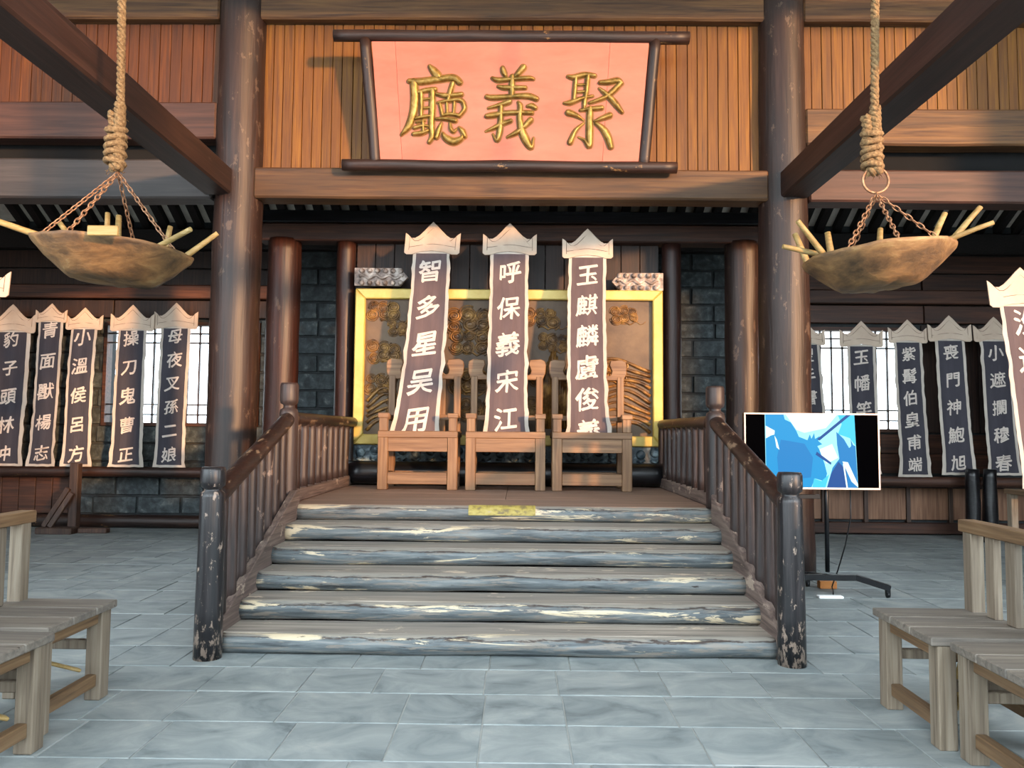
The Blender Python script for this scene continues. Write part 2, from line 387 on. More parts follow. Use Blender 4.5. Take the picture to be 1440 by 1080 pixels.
# ============================================================ THE SETTING
# floor: slab with single tiles set in it
fl = bx(-9.2, 9.2, -2.5, 12.2, -.30, -.006).build('floor', M_GROUT, kind='structure')
tiles = []
ye = [1.27 + .442 * i for i in range(24)]
rnd = random.Random(3)
for i in range(len(ye) - 1):
    y0, y1 = ye[i] + .004, ye[i+1] - .004
    if y0 > 11.4: break
    xs = [-.17]
    step = lambda: rnd.choice((.42, .5, .56, .62))
    off = rnd.uniform(.3, .6) if i % 4 == 3 else 0
    x = -.17 + off
    if off: xs = [x]
    while x < 8.9: x += step(); xs.append(min(x, 9.1))
    x = xs[0]
    while x > -8.9: x -= step(); xs.insert(0, max(x, -9.1))
    for a, b in zip(xs, xs[1:]): tiles.append((a + .0035, b - .0035, y0, min(y1, 11.43)))
def seen(t):
    y = t[3]
    return y > 2.9 and abs((t[0]+t[1])/2) < .72*y + .3 and not (5.1 < t[2] and t[3] < 9.5 and -1.9 < t[0] and t[1] < 1.7)
vis = sorted([t for t in tiles if seen(t)], key=lambda t: t[2])
one = vis[:296]; rest = [t for t in tiles if t not in one]
for t in one:
    dz = rnd.uniform(-.0015, .0015)
    bx(t[0], t[1], t[2], t[3], -.03, dz).build('tile', M_TILE, fl, bevel=.003)
mb = MB()
for t in rest: mb.box(t[0], t[1], t[2], t[3], -.03, 0)
mb.build('tile_field', M_TILE, fl, kind='stuff')

# outdoors in front of the hall: ground; unseen wall added to block low sun
bx(-60, 60, -60, -2.5, -.4, -.05).build('outdoor_ground', M_GROUND, kind='structure')
bx(-60, 60, 12.2, 60, -.4, -.05).build('outdoor_ground', M_GROUND, kind='structure')
mb = MB(); mb.box(-40, 40, -12.5, -12, -.05, 3.35); mb.box(-40, 40, -12.7, -11.8, 3.35, 3.5)
mb.build('wall_sun_block', M_SUNBLOCK, kind='structure')

# back wall -----------------------------------------------------
BY = 11.5
wb = struct_empty('wall_back', (0, BY, 0))
WZ0, WZ1 = 1.50, 3.06
WL = (-6.24, -3.90); WR = (3.62, 5.87)
mb = MB()
for x0, x1 in ((-9.2, WL[0]), (WL[1], WR[0]), (WR[1], 9.2)): mb.box(x0, x1, BY, BY+.3, 0, 4.6)
for x0, x1 in (WL, WR): mb.box(x0, x1, BY, BY+.3, 0, WZ0); mb.box(x0, x1, BY, BY+.3, WZ1, 4.6)
mb.build('mortar_core', M_MORTAR, wb)
rb = random.Random(11)
def course(z0, z1, xa, xb, off, w=.66):
    x = xa - off
    while x < xb:
        a, b = max(x, xa), min(x + w, xb)
        for (p, q) in ((WL), (WR)):
            if z1 > WZ0 + .02 and z0 < WZ1 - .02:
                if a >= p and b <= q: a = b
                elif a < p < b: b = p
                elif a < q < b: a = q
        if b - a > .06:
            d = rb.uniform(.02, .045)
            j = lambda: rb.uniform(-.006, .006)
            P = [(a+.01, BY+.02, z0+.01), (b-.01, BY+.02, z0+.01), (b-.01, BY+.02, z1-.01), (a+.01, BY+.02, z1-.01),
                 (a+.022+j(), BY-d+j(), z0+.022+j()), (b-.022+j(), BY-d+j(), z0+.022+j()), (b-.022+j(), BY-d+j(), z1-.022+j()), (a+.022+j(), BY-d+j(), z1-.022+j())]
            MB().add(P, [(4, 5, 6, 7), (0, 1, 5, 4), (1, 2, 6, 5), (2, 3, 7, 6), (3, 0, 4, 7)]).build('stone', M_STONE, wb)
        x += w
k = 0
z = .19
for hgt in (.27, .29, .22, .27, .27, .27, .27, .27, .27, .27, .25):
    course(z, z + hgt, -8.2, 3.2, .33 * (k % 2) + .1, .66 if k != 2 else 1.4)
    z += hgt; k += 1
# wooden panelling of the right half
rp = random.Random(5)
x = 3.25
while x < 8.6:
    w = .62
    bx(x+.03, x+w-.03, BY-.05, BY, .22, .68).build('panel', M_PANELB, wb, bevel=.006)
    bx(x-.03, x+.03, BY-.075, BY, .18, .72).build('stile', M_STAND, wb, bevel=.005)
    x += w
bx(3.2, 8.6, BY-.10, BY, .02, .18).build('bottom_rail', M_BACKB, wb, bevel=.01)
for z0, z1 in ((.90, 1.18), (1.19, 1.47)):
    for xa, xb in ((3.2, 4.9), (4.91, 6.7), (6.71, 8.6)):
        bx(xa, xb, BY-.045, BY, z0, z1).build('plank', M_BACKB, wb, bevel=.005)
x = WR[1] + .12
while x < 8.5:
    bx(x, x+.27, BY-.045, BY, 1.5, 3.1).build('plank', M_PLANKD, wb, bevel=.005); x += .28
# left end: brown boards below, dark boards beside the window
x = -8.4
while x < -6.75:
    bx(x, x+.24, BY-.085, BY-.04, .2, .74).build('plank', M_BACKB, wb, bevel=.005); x += .25
# boards and log plates above the windows
for z0, z1, dy in ((3.12, 3.38, .10), (3.62, 3.86, .06), (3.88, 4.14, .06)):
    for xa, xb in ((-9, -6.1), (-6.08, -3.62), (3.62, 6.0), (6.02, 9)):
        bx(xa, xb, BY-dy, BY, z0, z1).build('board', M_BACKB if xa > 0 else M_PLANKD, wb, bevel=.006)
bx(-9.1, -3.6, BY-.18, BY, 3.40, 3.60).build('ledge_beam', M_BACKB, wb, bevel=.012)
bx(3.6, 9.1, BY-.18, BY, 3.40, 3.60).build('ledge_beam', M_BACKB, wb, bevel=.012)
for k2 in range(4): course(3.12 + .26*k2, 3.38 + .26*k2, -3.6, 3.6, .33*(k2 % 2)+.1)
bx(-9.1, 9.1, BY-.16, BY, 4.16, 4.46).build('wall_plate', M_RAFTER, wb, bevel=.015)
MB().log((-9.1, BY-.14, .10), (3.2, BY-.14, .10), .095, rings=30).build('baseboard_back', M_LOGD, kind='structure')

def window(n, x0, x1):
    w = struct_empty('window_%d' % n, ((x0+x1)/2, BY, WZ0))
    mb = MB()
    mb.box(x0, x0+.05, BY-.06, BY+.1, WZ0, WZ1); mb.box(x1-.05, x1, BY-.06, BY+.1, WZ0, WZ1)
    mb.box(x0+.05, x1-.05, BY-.06, BY+.1, WZ1-.05, WZ1); mb.box(x0+.05, x1-.05, BY-.06, BY+.1, WZ0, WZ0+.05)
    mb.build('window_frame', M_BACKB, w)
    nb = int(round((x1-x0-.1)/.168)); st = (x1-x0-.1)/nb
    for i in range(1, nb):
        xx = x0+.05+st*i
        bx(xx-.011, xx+.011, BY-.02, BY+.02, WZ0+.05, WZ1-.05).build('bar', M_LOGDZ, w)
    for zz in (WZ0+.17, WZ0+.32, WZ1-.17, WZ1-.31):
        bx(x0+.05, x1-.05, BY-.026, BY+.014, zz-.011, zz+.011).build('bar', M_LOGD, w)
    return w
window(1, *WL); window(2, *WR)

# side walls and roof -------------------------------------------
for nm, xa, xb in (('wall_left', -9.35, -9.2), ('wall_right', 9.2, 9.35)):
    poly = [(3, 0), (12, 0), (12, 4.4), (8.4, 6.5), (3.2, 9.4), (3, 9.4)]
    MB().prism_x(poly, xa, xb).build(nm, M_BACKB, kind='structure')
roof = struct_empty('ceiling', (0, 3.4, 9.4))
RS = (9.4 - 4.62) / (11.4 - 3.4)
def rz(y): return 9.4 - RS*(y-3.4) if y >= 3.4 else 9.4 - .5*(3.4-y)
def slab(ya, yb, t0=.06, t1=.30):
    P = []
    for xx in (-9.6, 9.6):
        P += [(xx, ya, rz(ya)+t0), (xx, yb, rz(yb)+t0), (xx, yb, rz(yb)+t1), (xx, ya, rz(ya)+t1)]
    return MB().add(P, [(0, 1, 2, 3), (7, 6, 5, 4), (0, 4, 5, 1), (1, 5, 6, 2), (2, 6, 7, 3), (3, 7, 4, 0)])
slab(3.4, 12.5).build('roof_boards', M_ROOF, roof)
slab(-1.0, 3.4).build('roof_boards', M_ROOF, roof)
raf = None
for i in range(-28, 29):
    xx = .268*i - .05
    if raf is None:
        mb = MB(); mb.beam((xx, 8.9, rz(8.9)), (xx, 12.4, rz(12.4)), .115, .12)
        raf = mb.build('rafter', M_RAFTER, roof); rx = xx
    else:
        r = raf.copy(); COL.objects.link(r); r.location = (xx - rx, 0, 0)

# front posts behind the viewer carry the tie beams and roof
for xx in (-3.28, 2.97):
    props(MB().log((xx, -1.6, -.02), (xx, -1.6, 6.9), .26, .24, rings=14).build('column', M_COLUMN),
          'tall round lacquered column behind the viewer at the ' + ('left' if xx < 0 else 'right') + ' end of the tie beam', 'column')

# big columns ----------------------------------------------------
def column(x, y, z1, r0, r1, mat, label, seed, group=None):
    o = MB().log((x, y, -.012), (x, y, z1), r0, r1, seg=32, rings=26, wob=.035, seed=seed).build('column', mat)
    return props(o, label, 'column', group)
column(-3.14, 8.40, 6.42, .265, .255, M_COLUMN, 'thick dark red lacquered column left of the stairs, under the left tie beam', 1)
column(2.90, 8.40, 6.42, .285, .245, M_COLUMN, 'thick dark red lacquered column behind the television, under the right tie beam', 2)
column(-2.99, 9.62, 3.86, .205, .205, M_COLRED, 'reddish column just right of the thick left column, behind the stair railing', 3)
column(2.79, 9.62, 3.86, .205, .205, M_COLUMN, 'dark column just left of the thick right column, behind the stair railing', 4)
column(-2.20, 9.62, 3.86, .12, .12, M_COLRED, 'slim red-brown column touching the left edge of the gold framed screen', 5)
column(1.91, 9.62, 3.86, .12, .12, M_COLRED, 'slim red-brown column touching the right edge of the gold framed screen', 6)

# lintel and black eave board
o = MB().box(-3.3, 3.05, 9.48, 9.76, 3.83, 4.05).build('lintel_beam', M_BACKB, bevel=.015)
props(o, 'long reddish brown lintel resting on the four columns behind the thrones', 'beam')
o = MB().box(-3.25, 3.0, 9.42, 9.80, 4.05, 4.20).build('eave_board', M_BLACK, bevel=.01)
props(o, 'black board lying along the top of the brown lintel behind the thrones', 'board')
# dark boards under the lintel above the screen
t = thing('transom_panel', 'dark upright boards between lintel and gold framed screen', 'panel', (-.14, 9.66, 3.2))
x = -2.08
while x < 1.75:
    bx(x+.004, x+.236, 9.66, 9.70, 3.22, 3.84).build('plank', M_PLANKD, t, bevel=.004); x += .24

# upper plank wall between the columns ---------------------------
wu = struct_empty('wall_upper', (0, 8.42, 4.0))
rw = random.Random(2)
for xa, xb, z0 in ((-9.0, -3.38, 5.06), (-2.92, 2.68, 4.32), (3.12, 9.0, 5.02)):
    x = xa
    while x < xb - .02:
        w = min(rw.uniform(.108, .128), xb - x)
        d = rw.uniform(0, .008)
        bx(x+.0035, x+w-.0035, 8.40+d, 8.44+d, z0, 6.03).build('plank', M_PLANK_SHADED if xa < -5 else M_PLANK, wu, bevel=.003)
        x += w
bx(-9.0, 9.0, 8.448, 8.47, 5.0, 6.03).build('backing_board', M_PLANKD, wu)
bx(-3.0, 3.0, 8.448, 8.47, 4.3, 5.0).build('backing_board', M_PLANKD, wu)
bx(-9.0, -3.3, 8.52, 8.55, 4.05, 5.2).build('gap_shade_board', M_GAPSHADE, wu)  # dark sheets added so the gap between the beams reads as deep shade
bx(3.1, 9.0, 8.52, 8.55, 4.05, 5.2).build('gap_shade_board', M_GAPSHADE, wu)

def beam(x0, x1, y0, y1, z0, z1, mat, label, name='beam', bev=.02):
    mb = MB(); n = max(4, int((x1-x0)/.5)); P = []
    for i in range(n+1):
        xx = x0 + (x1-x0)*i/n; a = noise.noise(Vector((xx, z0, y0)))*.012; b = noise.noise(Vector((xx, z1, 7)))*.012
        P += [(xx, y0+a, z0+b), (xx, y1, z0+b), (xx, y1, z1+a), (xx, y0+a, z1+a)]
    F = [(i*4+k, i*4+(k+1) % 4, i*4+4+(k+1) % 4, i*4+4+k) for i in range(n) for k in range(4)] + [(3, 2, 1, 0), (n*4, n*4+1, n*4+2, n*4+3)]
    o = mb.add(P, F).build(name, mat, bevel=bev)
    return props(o, label, 'beam')
beam(-2.93, 2.70, 8.24, 8.52, 3.99, 4.33, M_BEAM, 'wide weathered brown beam directly below the pink signboard')
beam(-9.0, -3.38, 8.22, 8.50, 3.97, 4.41, M_BEAMG, 'grey lower beam of the left bay, running behind the left hanging bowl rope')
beam(3.13, 9.0, 8.22, 8.50, 3.97, 4.33, M_BEAMR, 'reddish lower beam of the right bay, running behind the right hanging bowl rope')
beam(-9.0, -3.37, 8.26, 8.50, 4.65, 5.07, M_BEAMR, 'brown beam under the planks of the left bay, above the black gap')
beam(3.12, 9.0, 8.26, 8.50, 4.62, 5.03, M_BEAM, 'brown beam under the planks of the right bay, above the black gap')
beam(-9.0, -3.38, 8.28, 8.52, 6.03, 6.40, M_BEAM, 'topmost beam of the left bay, above the planks')
beam(-2.93, 2.70, 8.28, 8.52, 6.03, 6.40, M_BEAM, 'cracked topmost beam of the middle bay, above the pink signboard')
beam(3.12, 9.0, 8.28, 8.52, 6.03, 6.40, M_BEAM, 'topmost beam of the right bay, above the planks')
for xx, w, lb in ((-3.29, .31, 'long square tie beam running from the thick left column towards the viewer'),
                  (2.955, .31, 'long square tie beam running from the thick right column towards the viewer')):
    o = MB()
    for i in range(1): o.beam((xx, -1.85, 4.145), (xx, 8.2, 4.145), w, .29)
    props(o.build('tie_beam', M_TIE, bevel=.02), lb, 'beam')
o = MB().log((-9.1, 5.0, 6.6), (9.1, 5.0, 6.6), .14, rings=30).build('cross_log', M_LOGD)
props(o, 'round cross log above the frame that the two hanging ropes are tied to', 'beam')

# ============================================================ STAIRS AND PLATFORM
RISE, RUN, Y0 = .135, .335, 5.045
SX0, SX1 = -1.93, 1.68
st = thing('staircase', 'six-step wooden staircase of worn painted logs below the thrones', 'stairs', (-.14, 5.9, 0))
for n in range(1, 7):
    yf = Y0 + RUN*(n-1); zt = RISE*n; r = .066
    MB().log((SX0, yf+r, zt-r-.002), (SX1, yf+r, zt-r-.002), r, seg=24, rings=60, wob=.10, seed=n*1.7).build('step_log', M_STEP, st)
    if n < 6:
        bx(SX0, SX1, yf+r*.9, yf+RUN+.05, zt-.05, zt-.001).build('tread_board', M_TREAD, st, bevel=.004)
    bx(SX0, SX1, yf+.1, yf+.14, zt-RISE-.0, zt-.05).build('riser_board', M_LOGD, st)
# pale worn patches: thin scars where lacquer flaked off the noses
for sx in (-1, 1):
    xs_ = SX0-.02 if sx < 0 else SX1+.02
    mb = MB()
    a = Vector((xs_, 5.06, .075)); b = Vector((xs_, 6.78, .80))
    mb.prism_x([(5.04, 0.0), (5.14, 0.0), (6.80, .72), (6.80, .93), (6.70, .93), (5.04, .19)], xs_-.03, xs_+.03)
    mb.build('string_board', M_STRING, st, bevel=.006)
    MB().prism_x([(5.15, 0), (6.8, 0), (6.8, .71)], xs_-.015, xs_+.015).build('side_panel', M_PLANKD, st)
# worn yellow strip stuck to the top nose
mb = MB(); P = []
nx = 16
for i in range(nx+1):
    xx = -.43 + .58*i/nx
    for k in range(5):
        an = math.radians(100 + 22*k); rr = .0735
        P.append((xx, Y0+RUN*5+.066+rr*math.cos(an), RISE*6-.068+rr*math.sin(an)))
mb.add(P, [(i*5+k, i*5+k+1, i*5+k+6, i*5+k+5) for i in range(nx) for k in range(4)], True)
mb.build('warning_strip', M_YELLOW, st, label='worn yellow strip on the top step')

pf = thing('platform', 'raised wooden platform carrying the three thrones', 'platform', (-.14, 8.2, 0))
yb = Y0 + RUN*5 + .06
bx(-2.06, 1.78, yb+.1, 9.45, 0, .765).build('base', M_PLANKD, pf)
yy = yb
for d in (.62, .62, .62, .62, .25):
    sp = [-2.08, -.12, 1.80] if int(yy*10) % 2 == 0 else [-2.08, 1.80]
    for a, b in zip(sp, sp[1:]):
        bx(a+.002, b-.002, yy+.002, yy+d-.002, .766, .809).build('floor_board', M_DECK, pf, bevel=.003)
    yy += d

# railings --------------------------------------------------------
def railing(sx, label, grp='stair railings'):
    xb, xt, xe = (-1.97, -2.03, -2.02) if sx < 0 else (1.74, 1.725, 1.74)
    t = thing('stair_railing', label, 'railing', (xb, 5.0, 0), grp)
    if True:
        mb = MB(); mb.lathe((xb, 4.98, 0), [(.088, 0), (.086, .3), (.08, .7), (.077, 1.02), (.074, 1.045), (.056, 1.06), (.056, 1.075), (.076, 1.09), (.08, 1.12), (.079, 1.19), (.07, 1.21), (.0, 1.212)], 24)
        mb.build('newel_post', M_NEWEL, t, label='near newel post with a ringed cap')
        mb = MB(); mb.lathe((xt, 6.78, 0), [(.085, .805), (.085, .9), (.082, 1.6), (.075, 1.635), (.05, 1.65), (.05, 1.675), (.075, 1.69), (.08, 1.72), (.079, 1.85), (.07, 1.87), (.0, 1.872)], 24)
        mb.build('newel_post', M_BALU, t, label='far newel post with a ringed cap')
        MB().log((xb, 5.0, 1.0), (xt, 6.78, 1.56), .068, .064, rings=16, wob=.06, seed=sx+4).build('handrail', M_RAIL, t, label='sloping dark handrail log')
        MB().log((xt, 6.80, 1.555), (xe, 9.50, 1.555), .062, rings=16, wob=.05, seed=sx+8).build('handrail', M_RAIL, t, label='level handrail log')
        for k in range(8):
            y = 5.16 + .205*k; tt = (y-5.0)/1.78
            x = xb + (xt-xb)*tt; zt = 1.0 + .56*tt; zb = .10 + (y-5.06)*.43
            MB().log((x, y, zb), (x, y, zt), .043, seg=14, rings=6, wob=.08, seed=k*2.1).build('baluster', M_BALU, t)
        bx(xt-.05, xt+.05, 6.84, 9.46, .81, .93).build('bottom_rail', M_STRING, t, bevel=.012)
        for k in range(10):
            y = 7.02 + .25*k
            MB().log((xt, y, .92), (xt, y, 1.54), .046, seg=14, rings=6, wob=.08, seed=k*1.3+7).build('baluster', M_BALU, t)
    return t
railing(-1, 'dark peeling log railing along the left side of the stairs')
railing(1, 'dark peeling log railing along the right side of the stairs')

# ============================================================ CARVED SCREEN
SY = 9.40
scn = thing('carved_screen', 'wide carved relief screen in a yellow gold frame behind the thrones', 'screen', (-.14, SY, .81))
X0, X1, Z0, Z1, FW = -2.02, 1.75, 1.29, 3.20, .125
def frame_piece(poly, name='frame_rail'):
    mb = MB(); c = [(sum(p[0] for p in poly)/4), (sum(p[1] for p in poly)/4)]
    mb.prism(poly, SY-.06, SY+.03)
    mb.build(name, M_GOLDF, scn, bevel=.012)
g = .002
frame_piece([(X0, Z1), (X0+FW, Z1-FW), (X1-FW, Z1-FW), (X1, Z1)])
frame_piece([(X0, Z0), (X1, Z0), (X1-FW, Z0+FW), (X0+FW, Z0+FW)])
frame_piece([(X0, Z0+g), (X0+FW-g, Z0+FW), (X0+FW-g, Z1-FW), (X0, Z1-g)], 'frame_stile')
frame_piece([(X1, Z0+g), (X1, Z1-g), (X1-FW+g, Z1-FW), (X1-FW+g, Z0+FW)], 'frame_stile')
bx(X0+FW-.01, X1-FW+.01, SY+.0, SY+.03, Z0+FW-.01, Z1-FW+.01).build('relief_panel', M_RELIEF, scn)
def spiral(mb, cx, cz, R, turns=1.6, dirn=1, ph=0, th=.016):
    pts = []; rr = []
    N = int(16*turns)+6
    for i in range(N):
        t = i/(N-1); an = ph + dirn*2*PI*turns*t; r = R*(1-.86*t)
        pts.append((cx+r*math.cos(an), SY-.008, cz+r*math.sin(an)*.82)); rr.append(th*(1.15-.5*t))
    mb.tube(pts, rr, 6)
def cloud(cx, cz, s, seed):
    r = random.Random(seed); mb = MB()
    for k in range(6):
        a = cx + (k % 3 - 1)*.85*s + r.uniform(-.1, .1)*s; b = cz + (.35 if k < 3 else -.3)*s + r.uniform(-.12, .12)*s
        R = s*r.uniform(.38, .52)
        mb.lathe((a, SY+.004, b), [(R*1.0, 0), (R*.9, -.006), (0.001, -.008)], 14, 'Y')
        spiral(mb, a, b, R, 2.6, 1 if k % 2 else -1, r.uniform(0, 6), s*.06)
        mb.tube([(a+R*1.1*math.cos(q), SY-.002, b+R*1.1*math.sin(q)) for q in [i*PI/9+k for i in range(11)]], s*.05, 5)
    pts = [(cx + s*(-.2+i*.25), SY-.005, cz - s*.75 + s*.16*math.sin(i*1.5)) for i in range(10)]
    mb.tube(pts, [s*.09*(1-.08*i) for i in range(10)], 6)
    mb.build('carved_cloud', M_CLOUD, scn)
for i, (a, b, s) in enumerate([(-1.68, 2.92, .15), (-1.66, 2.42, .16), (-1.7, 2.02, .15), (-1.45, 2.72, .13), (-.62, 2.82, .21), (-.62, 2.55, .18), (-.62, 2.06, .19),
                               (.26, 2.86, .16), (.42, 2.55, .14), (.35, 2.15, .17), (1.28, 2.9, .13), (1.12, 2.2, .17), (-1.42, 1.75, .15), (.3, 1.75, .16), (-.5, 1.72, .16)]):
    cloud(a, b, s, i)
for j in range(11):     # wave ridges lower right and lower left
    for side in (1, -1):
        if side < 0 and j > 5: continue
        mb = MB(); zc = 1.46 + .075*j; pts = []; rr = []
        for i in range(14):
            t = i/13; xx = (1.60 - t*(.75+.03*j)) if side > 0 else (-1.86 + t*.55)
            pts.append((xx, SY-.006, zc + .20*math.sin(t*2.6) - .25*t*t + .02*math.sin(9*t+j))); rr.append(.02*(1-.6*t)+.004)
        mb.tube(pts, rr, 6); mb.build('carved_wave', M_CLOUD, scn)
mb = MB()     # rocky peak between middle and right banner
for i in range(16):
    t = i/15
    mb.tube([(.28+.35*t, SY-.0, 2.52-1.0*abs(t-.4)), (.25+.38*t, SY-.02, 2.3-1.0*abs(t-.4)), (.22+.42*t, SY-.0, 1.5)], [.01, .03, .02], 6)
mb.build('carved_peak', M_CLOUD, scn)
def scroll_piece(x0, x1, z0, z1, tip, mat, lab):
    zc = (z0+z1)/2; mb = MB()
    if tip > 0: poly = [(x0, z0), (x1-.1, z0), (x1, zc), (x1-.1, z1), (x0, z1)]
    else: poly = [(x0+.1, z0), (x1, z0), (x1, z1), (x0+.1, z1), (x0, zc)]
    mb.prism(poly, SY-.03, SY+.03)
    n = 6
    for i in range(n):
        xx = x0 + .09 + (x1-x0-.18)*i/(n-1)
        for zz in (z0+.035, z1-.035): mb.lathe((xx, SY-.03, zz), [(.034, .0), (.032, -.02), (.02, -.035), (.001, -.04)], 10, 'Y')
    pts = [(x0+.06+(x1-x0-.12)*i/19, SY-.035, zc+.022*math.sin(i*1.1)) for i in range(20)]
    mb.tube(pts, .02, 6)
    o = mb.build('carved_crest', mat, scn); o['label'] = lab
scroll_piece(-2.04, -1.38, 3.24, 3.46, 1, M_SCROLL, 'pale carved crest piece above the left end of the frame')
scroll_piece(1.13, 1.76, 3.20, 3.42, -1, M_SCROLL, 'pale carved crest piece above the right end of the frame')
mb = MB(); mb.box(X0, X1, SY-.04, SY+.03, 1.08, 1.28)
for i in range(22):
    xx = X0 + .1 + (X1-X0-.2)*i/21
    mb.lathe((xx, SY-.04, 1.19+.03*(i % 2)), [(.06, 0), (.055, -.02), (.03, -.03), (.001, -.034)], 12, 'Y')
    mb.tube([(xx-.05, SY-.045, 1.12), (xx, SY-.06, 1.1), (xx+.05, SY-.045, 1.13)], .015, 6)
mb.build('carved_skirt', M_SCROLLB, scn, label='blue black carved skirt under the frame')
bx(X0, X1, SY-.02, SY+.03, .81, 1.08).build('base_board', M_BLACK, scn)
o = MB().log((-2.05, 9.22, .955), (1.78, 9.22, .955), .14, rings=20, wob=.03).build('floor_log', M_BLACK)
props(o, 'black polished log lying behind the throne legs', 'log')

# ============================================================ THRONES
def throne(cx, label):
    Y = 8.50; zb = .811; w = .44
    t = thing('throne', label, 'chair', (cx, Y+.3, zb), 'thrones on the platform')
    lw = .055
    for s in (-1, 1):
        xx = cx + s*(w-lw)
        bx(xx-lw, xx+lw, Y, Y+.10, zb, zb+.60).build('front_leg', M_THRONE, t, bevel=.006)
        bx(xx-lw+.008, xx+lw-.008, Y+.01, Y+.09, zb+.645, zb+.80).build('arm_post', M_THRONE, t, bevel=.005)
        bx(xx-lw-.004, xx+lw+.004, Y-.004, Y+.104, zb+.79, zb+.845).build('arm_post_cap', M_THRONEX, t, bevel=.006)
        bx(xx-.032, xx+.032, Y+.1, Y+.58, zb+.77, zb+.83).build('armrest', M_CHAIRY, t, bevel=.006)
        bx(xx-.04, xx+.04, Y+.56, Y+.64, zb, zb+1.30).build('back_post', M_THRONE, t, bevel=.006)
        bx(xx-.03, xx+.03, Y+.1, Y+.56, zb+.12, zb+.18).build('side_stretcher', M_CHAIRY, t, bevel=.005)
        bx(xx-.03, xx+.03, Y+.1, Y+.56, zb+.50, zb+.58).build('side_apron', M_CHAIRY, t, bevel=.005)
    # mitred seat frame
    z0, z1 = zb+.575, zb+.645; a, b, c = w, .13, .64
    def quad(pts, mat, nm):
        mb = MB(); P = [(x, y, z0) for x, y in pts] + [(x, y, z1) for x, y in pts]
        mb.add(P, [(3, 2, 1, 0), (4, 5, 6, 7)] + [(i, (i+1) % 4, (i+1) % 4+4, i+4) for i in range(4)]); mb.build(nm, mat, t, bevel=.004)
    Yf = Y-.012
    quad([(cx-a, Yf), (cx+a, Yf), (cx+a-b, Yf+b), (cx-a+b, Yf+b)], M_THRONEX, 'seat_rail')
    quad([(cx-a, Yf+c), (cx-a, Yf), (cx-a+b, Yf+b), (cx-a+b, Yf+c)], M_CHAIRY, 'seat_rail')
    quad([(cx+a, Yf), (cx+a, Yf+c), (cx+a-b, Yf+c), (cx+a-b, Yf+b)], M_CHAIRY, 'seat_rail')
    bx(cx-a+b, cx+a-b, Yf+b, Yf+c, z0+.01, z1-.012).build('seat', M_THRONEX, t)
    bx(cx-w+2*lw, cx+w-2*lw, Y+.01, Y+.06, zb+.42, zb+.575).build('front_apron', M_THRONEX, t, bevel=.004)
    bx(cx-w+2*lw, cx+w-2*lw, Y+.01, Y+.07, zb+.06, zb+.19).build('front_stretcher', M_THRONEX, t, bevel=.006)
    bx(cx-w+.1, cx+w-.1, Y+.58, Y+.62, zb+.10, zb+.18).build('rear_stretcher', M_THRONEX, t, bevel=.005)
    # yoke-shaped crest rail with rounded ears
    H = zb + 1.26; pts = []
    E_ = w + .02
    right = [(.20, .10), (.225, .07), (.25, .055), (.275, .07), (.285, .11), (.27, .15), (.255, .18), (.27, .235), (E_-.06, .245), (E_-.01, .22), (E_, .17), (E_-.005, .08), (E_-.03, .02), (E_-.07, -.01)]
    top = [(0, .20)] + [(.1, .19), (.16, .15)] + right
    bot = [(E_-.1, -.01), (E_-.12, .0), (0, .0)]
    poly = [(x, z) for x, z in top + bot]
    full = poly + [(-x, z) for x, z in reversed(poly) if x > 0]
    MB().prism([(cx+x, H+z) for x, z in full], Y+.565, Y+.635).build('crest_rail', M_THRONEX, t, bevel=.008)
    for dx, ww in ((-.21, .035), (.21, .035), (0, .11)):
        bx(cx+dx-ww, cx+dx+ww, Y+.585, Y+.615, zb+.645, H+.01).build('back_slat', M_THRONE, t, bevel=.004)
    bx(cx-w+.09, cx+w-.09, Y+.58, Y+.62, zb+.78, zb+.84).build('back_rail', M_THRONEX, t, bevel=.004)
    return t
throne(-1.115, 'left throne, big pale wooden armchair with leaning banner, nearest the left railing')
throne(-.145, 'middle throne, big pale wooden armchair between the two others')
throne(.81, 'right throne, big pale wooden armchair with banner, nearest the right railing')

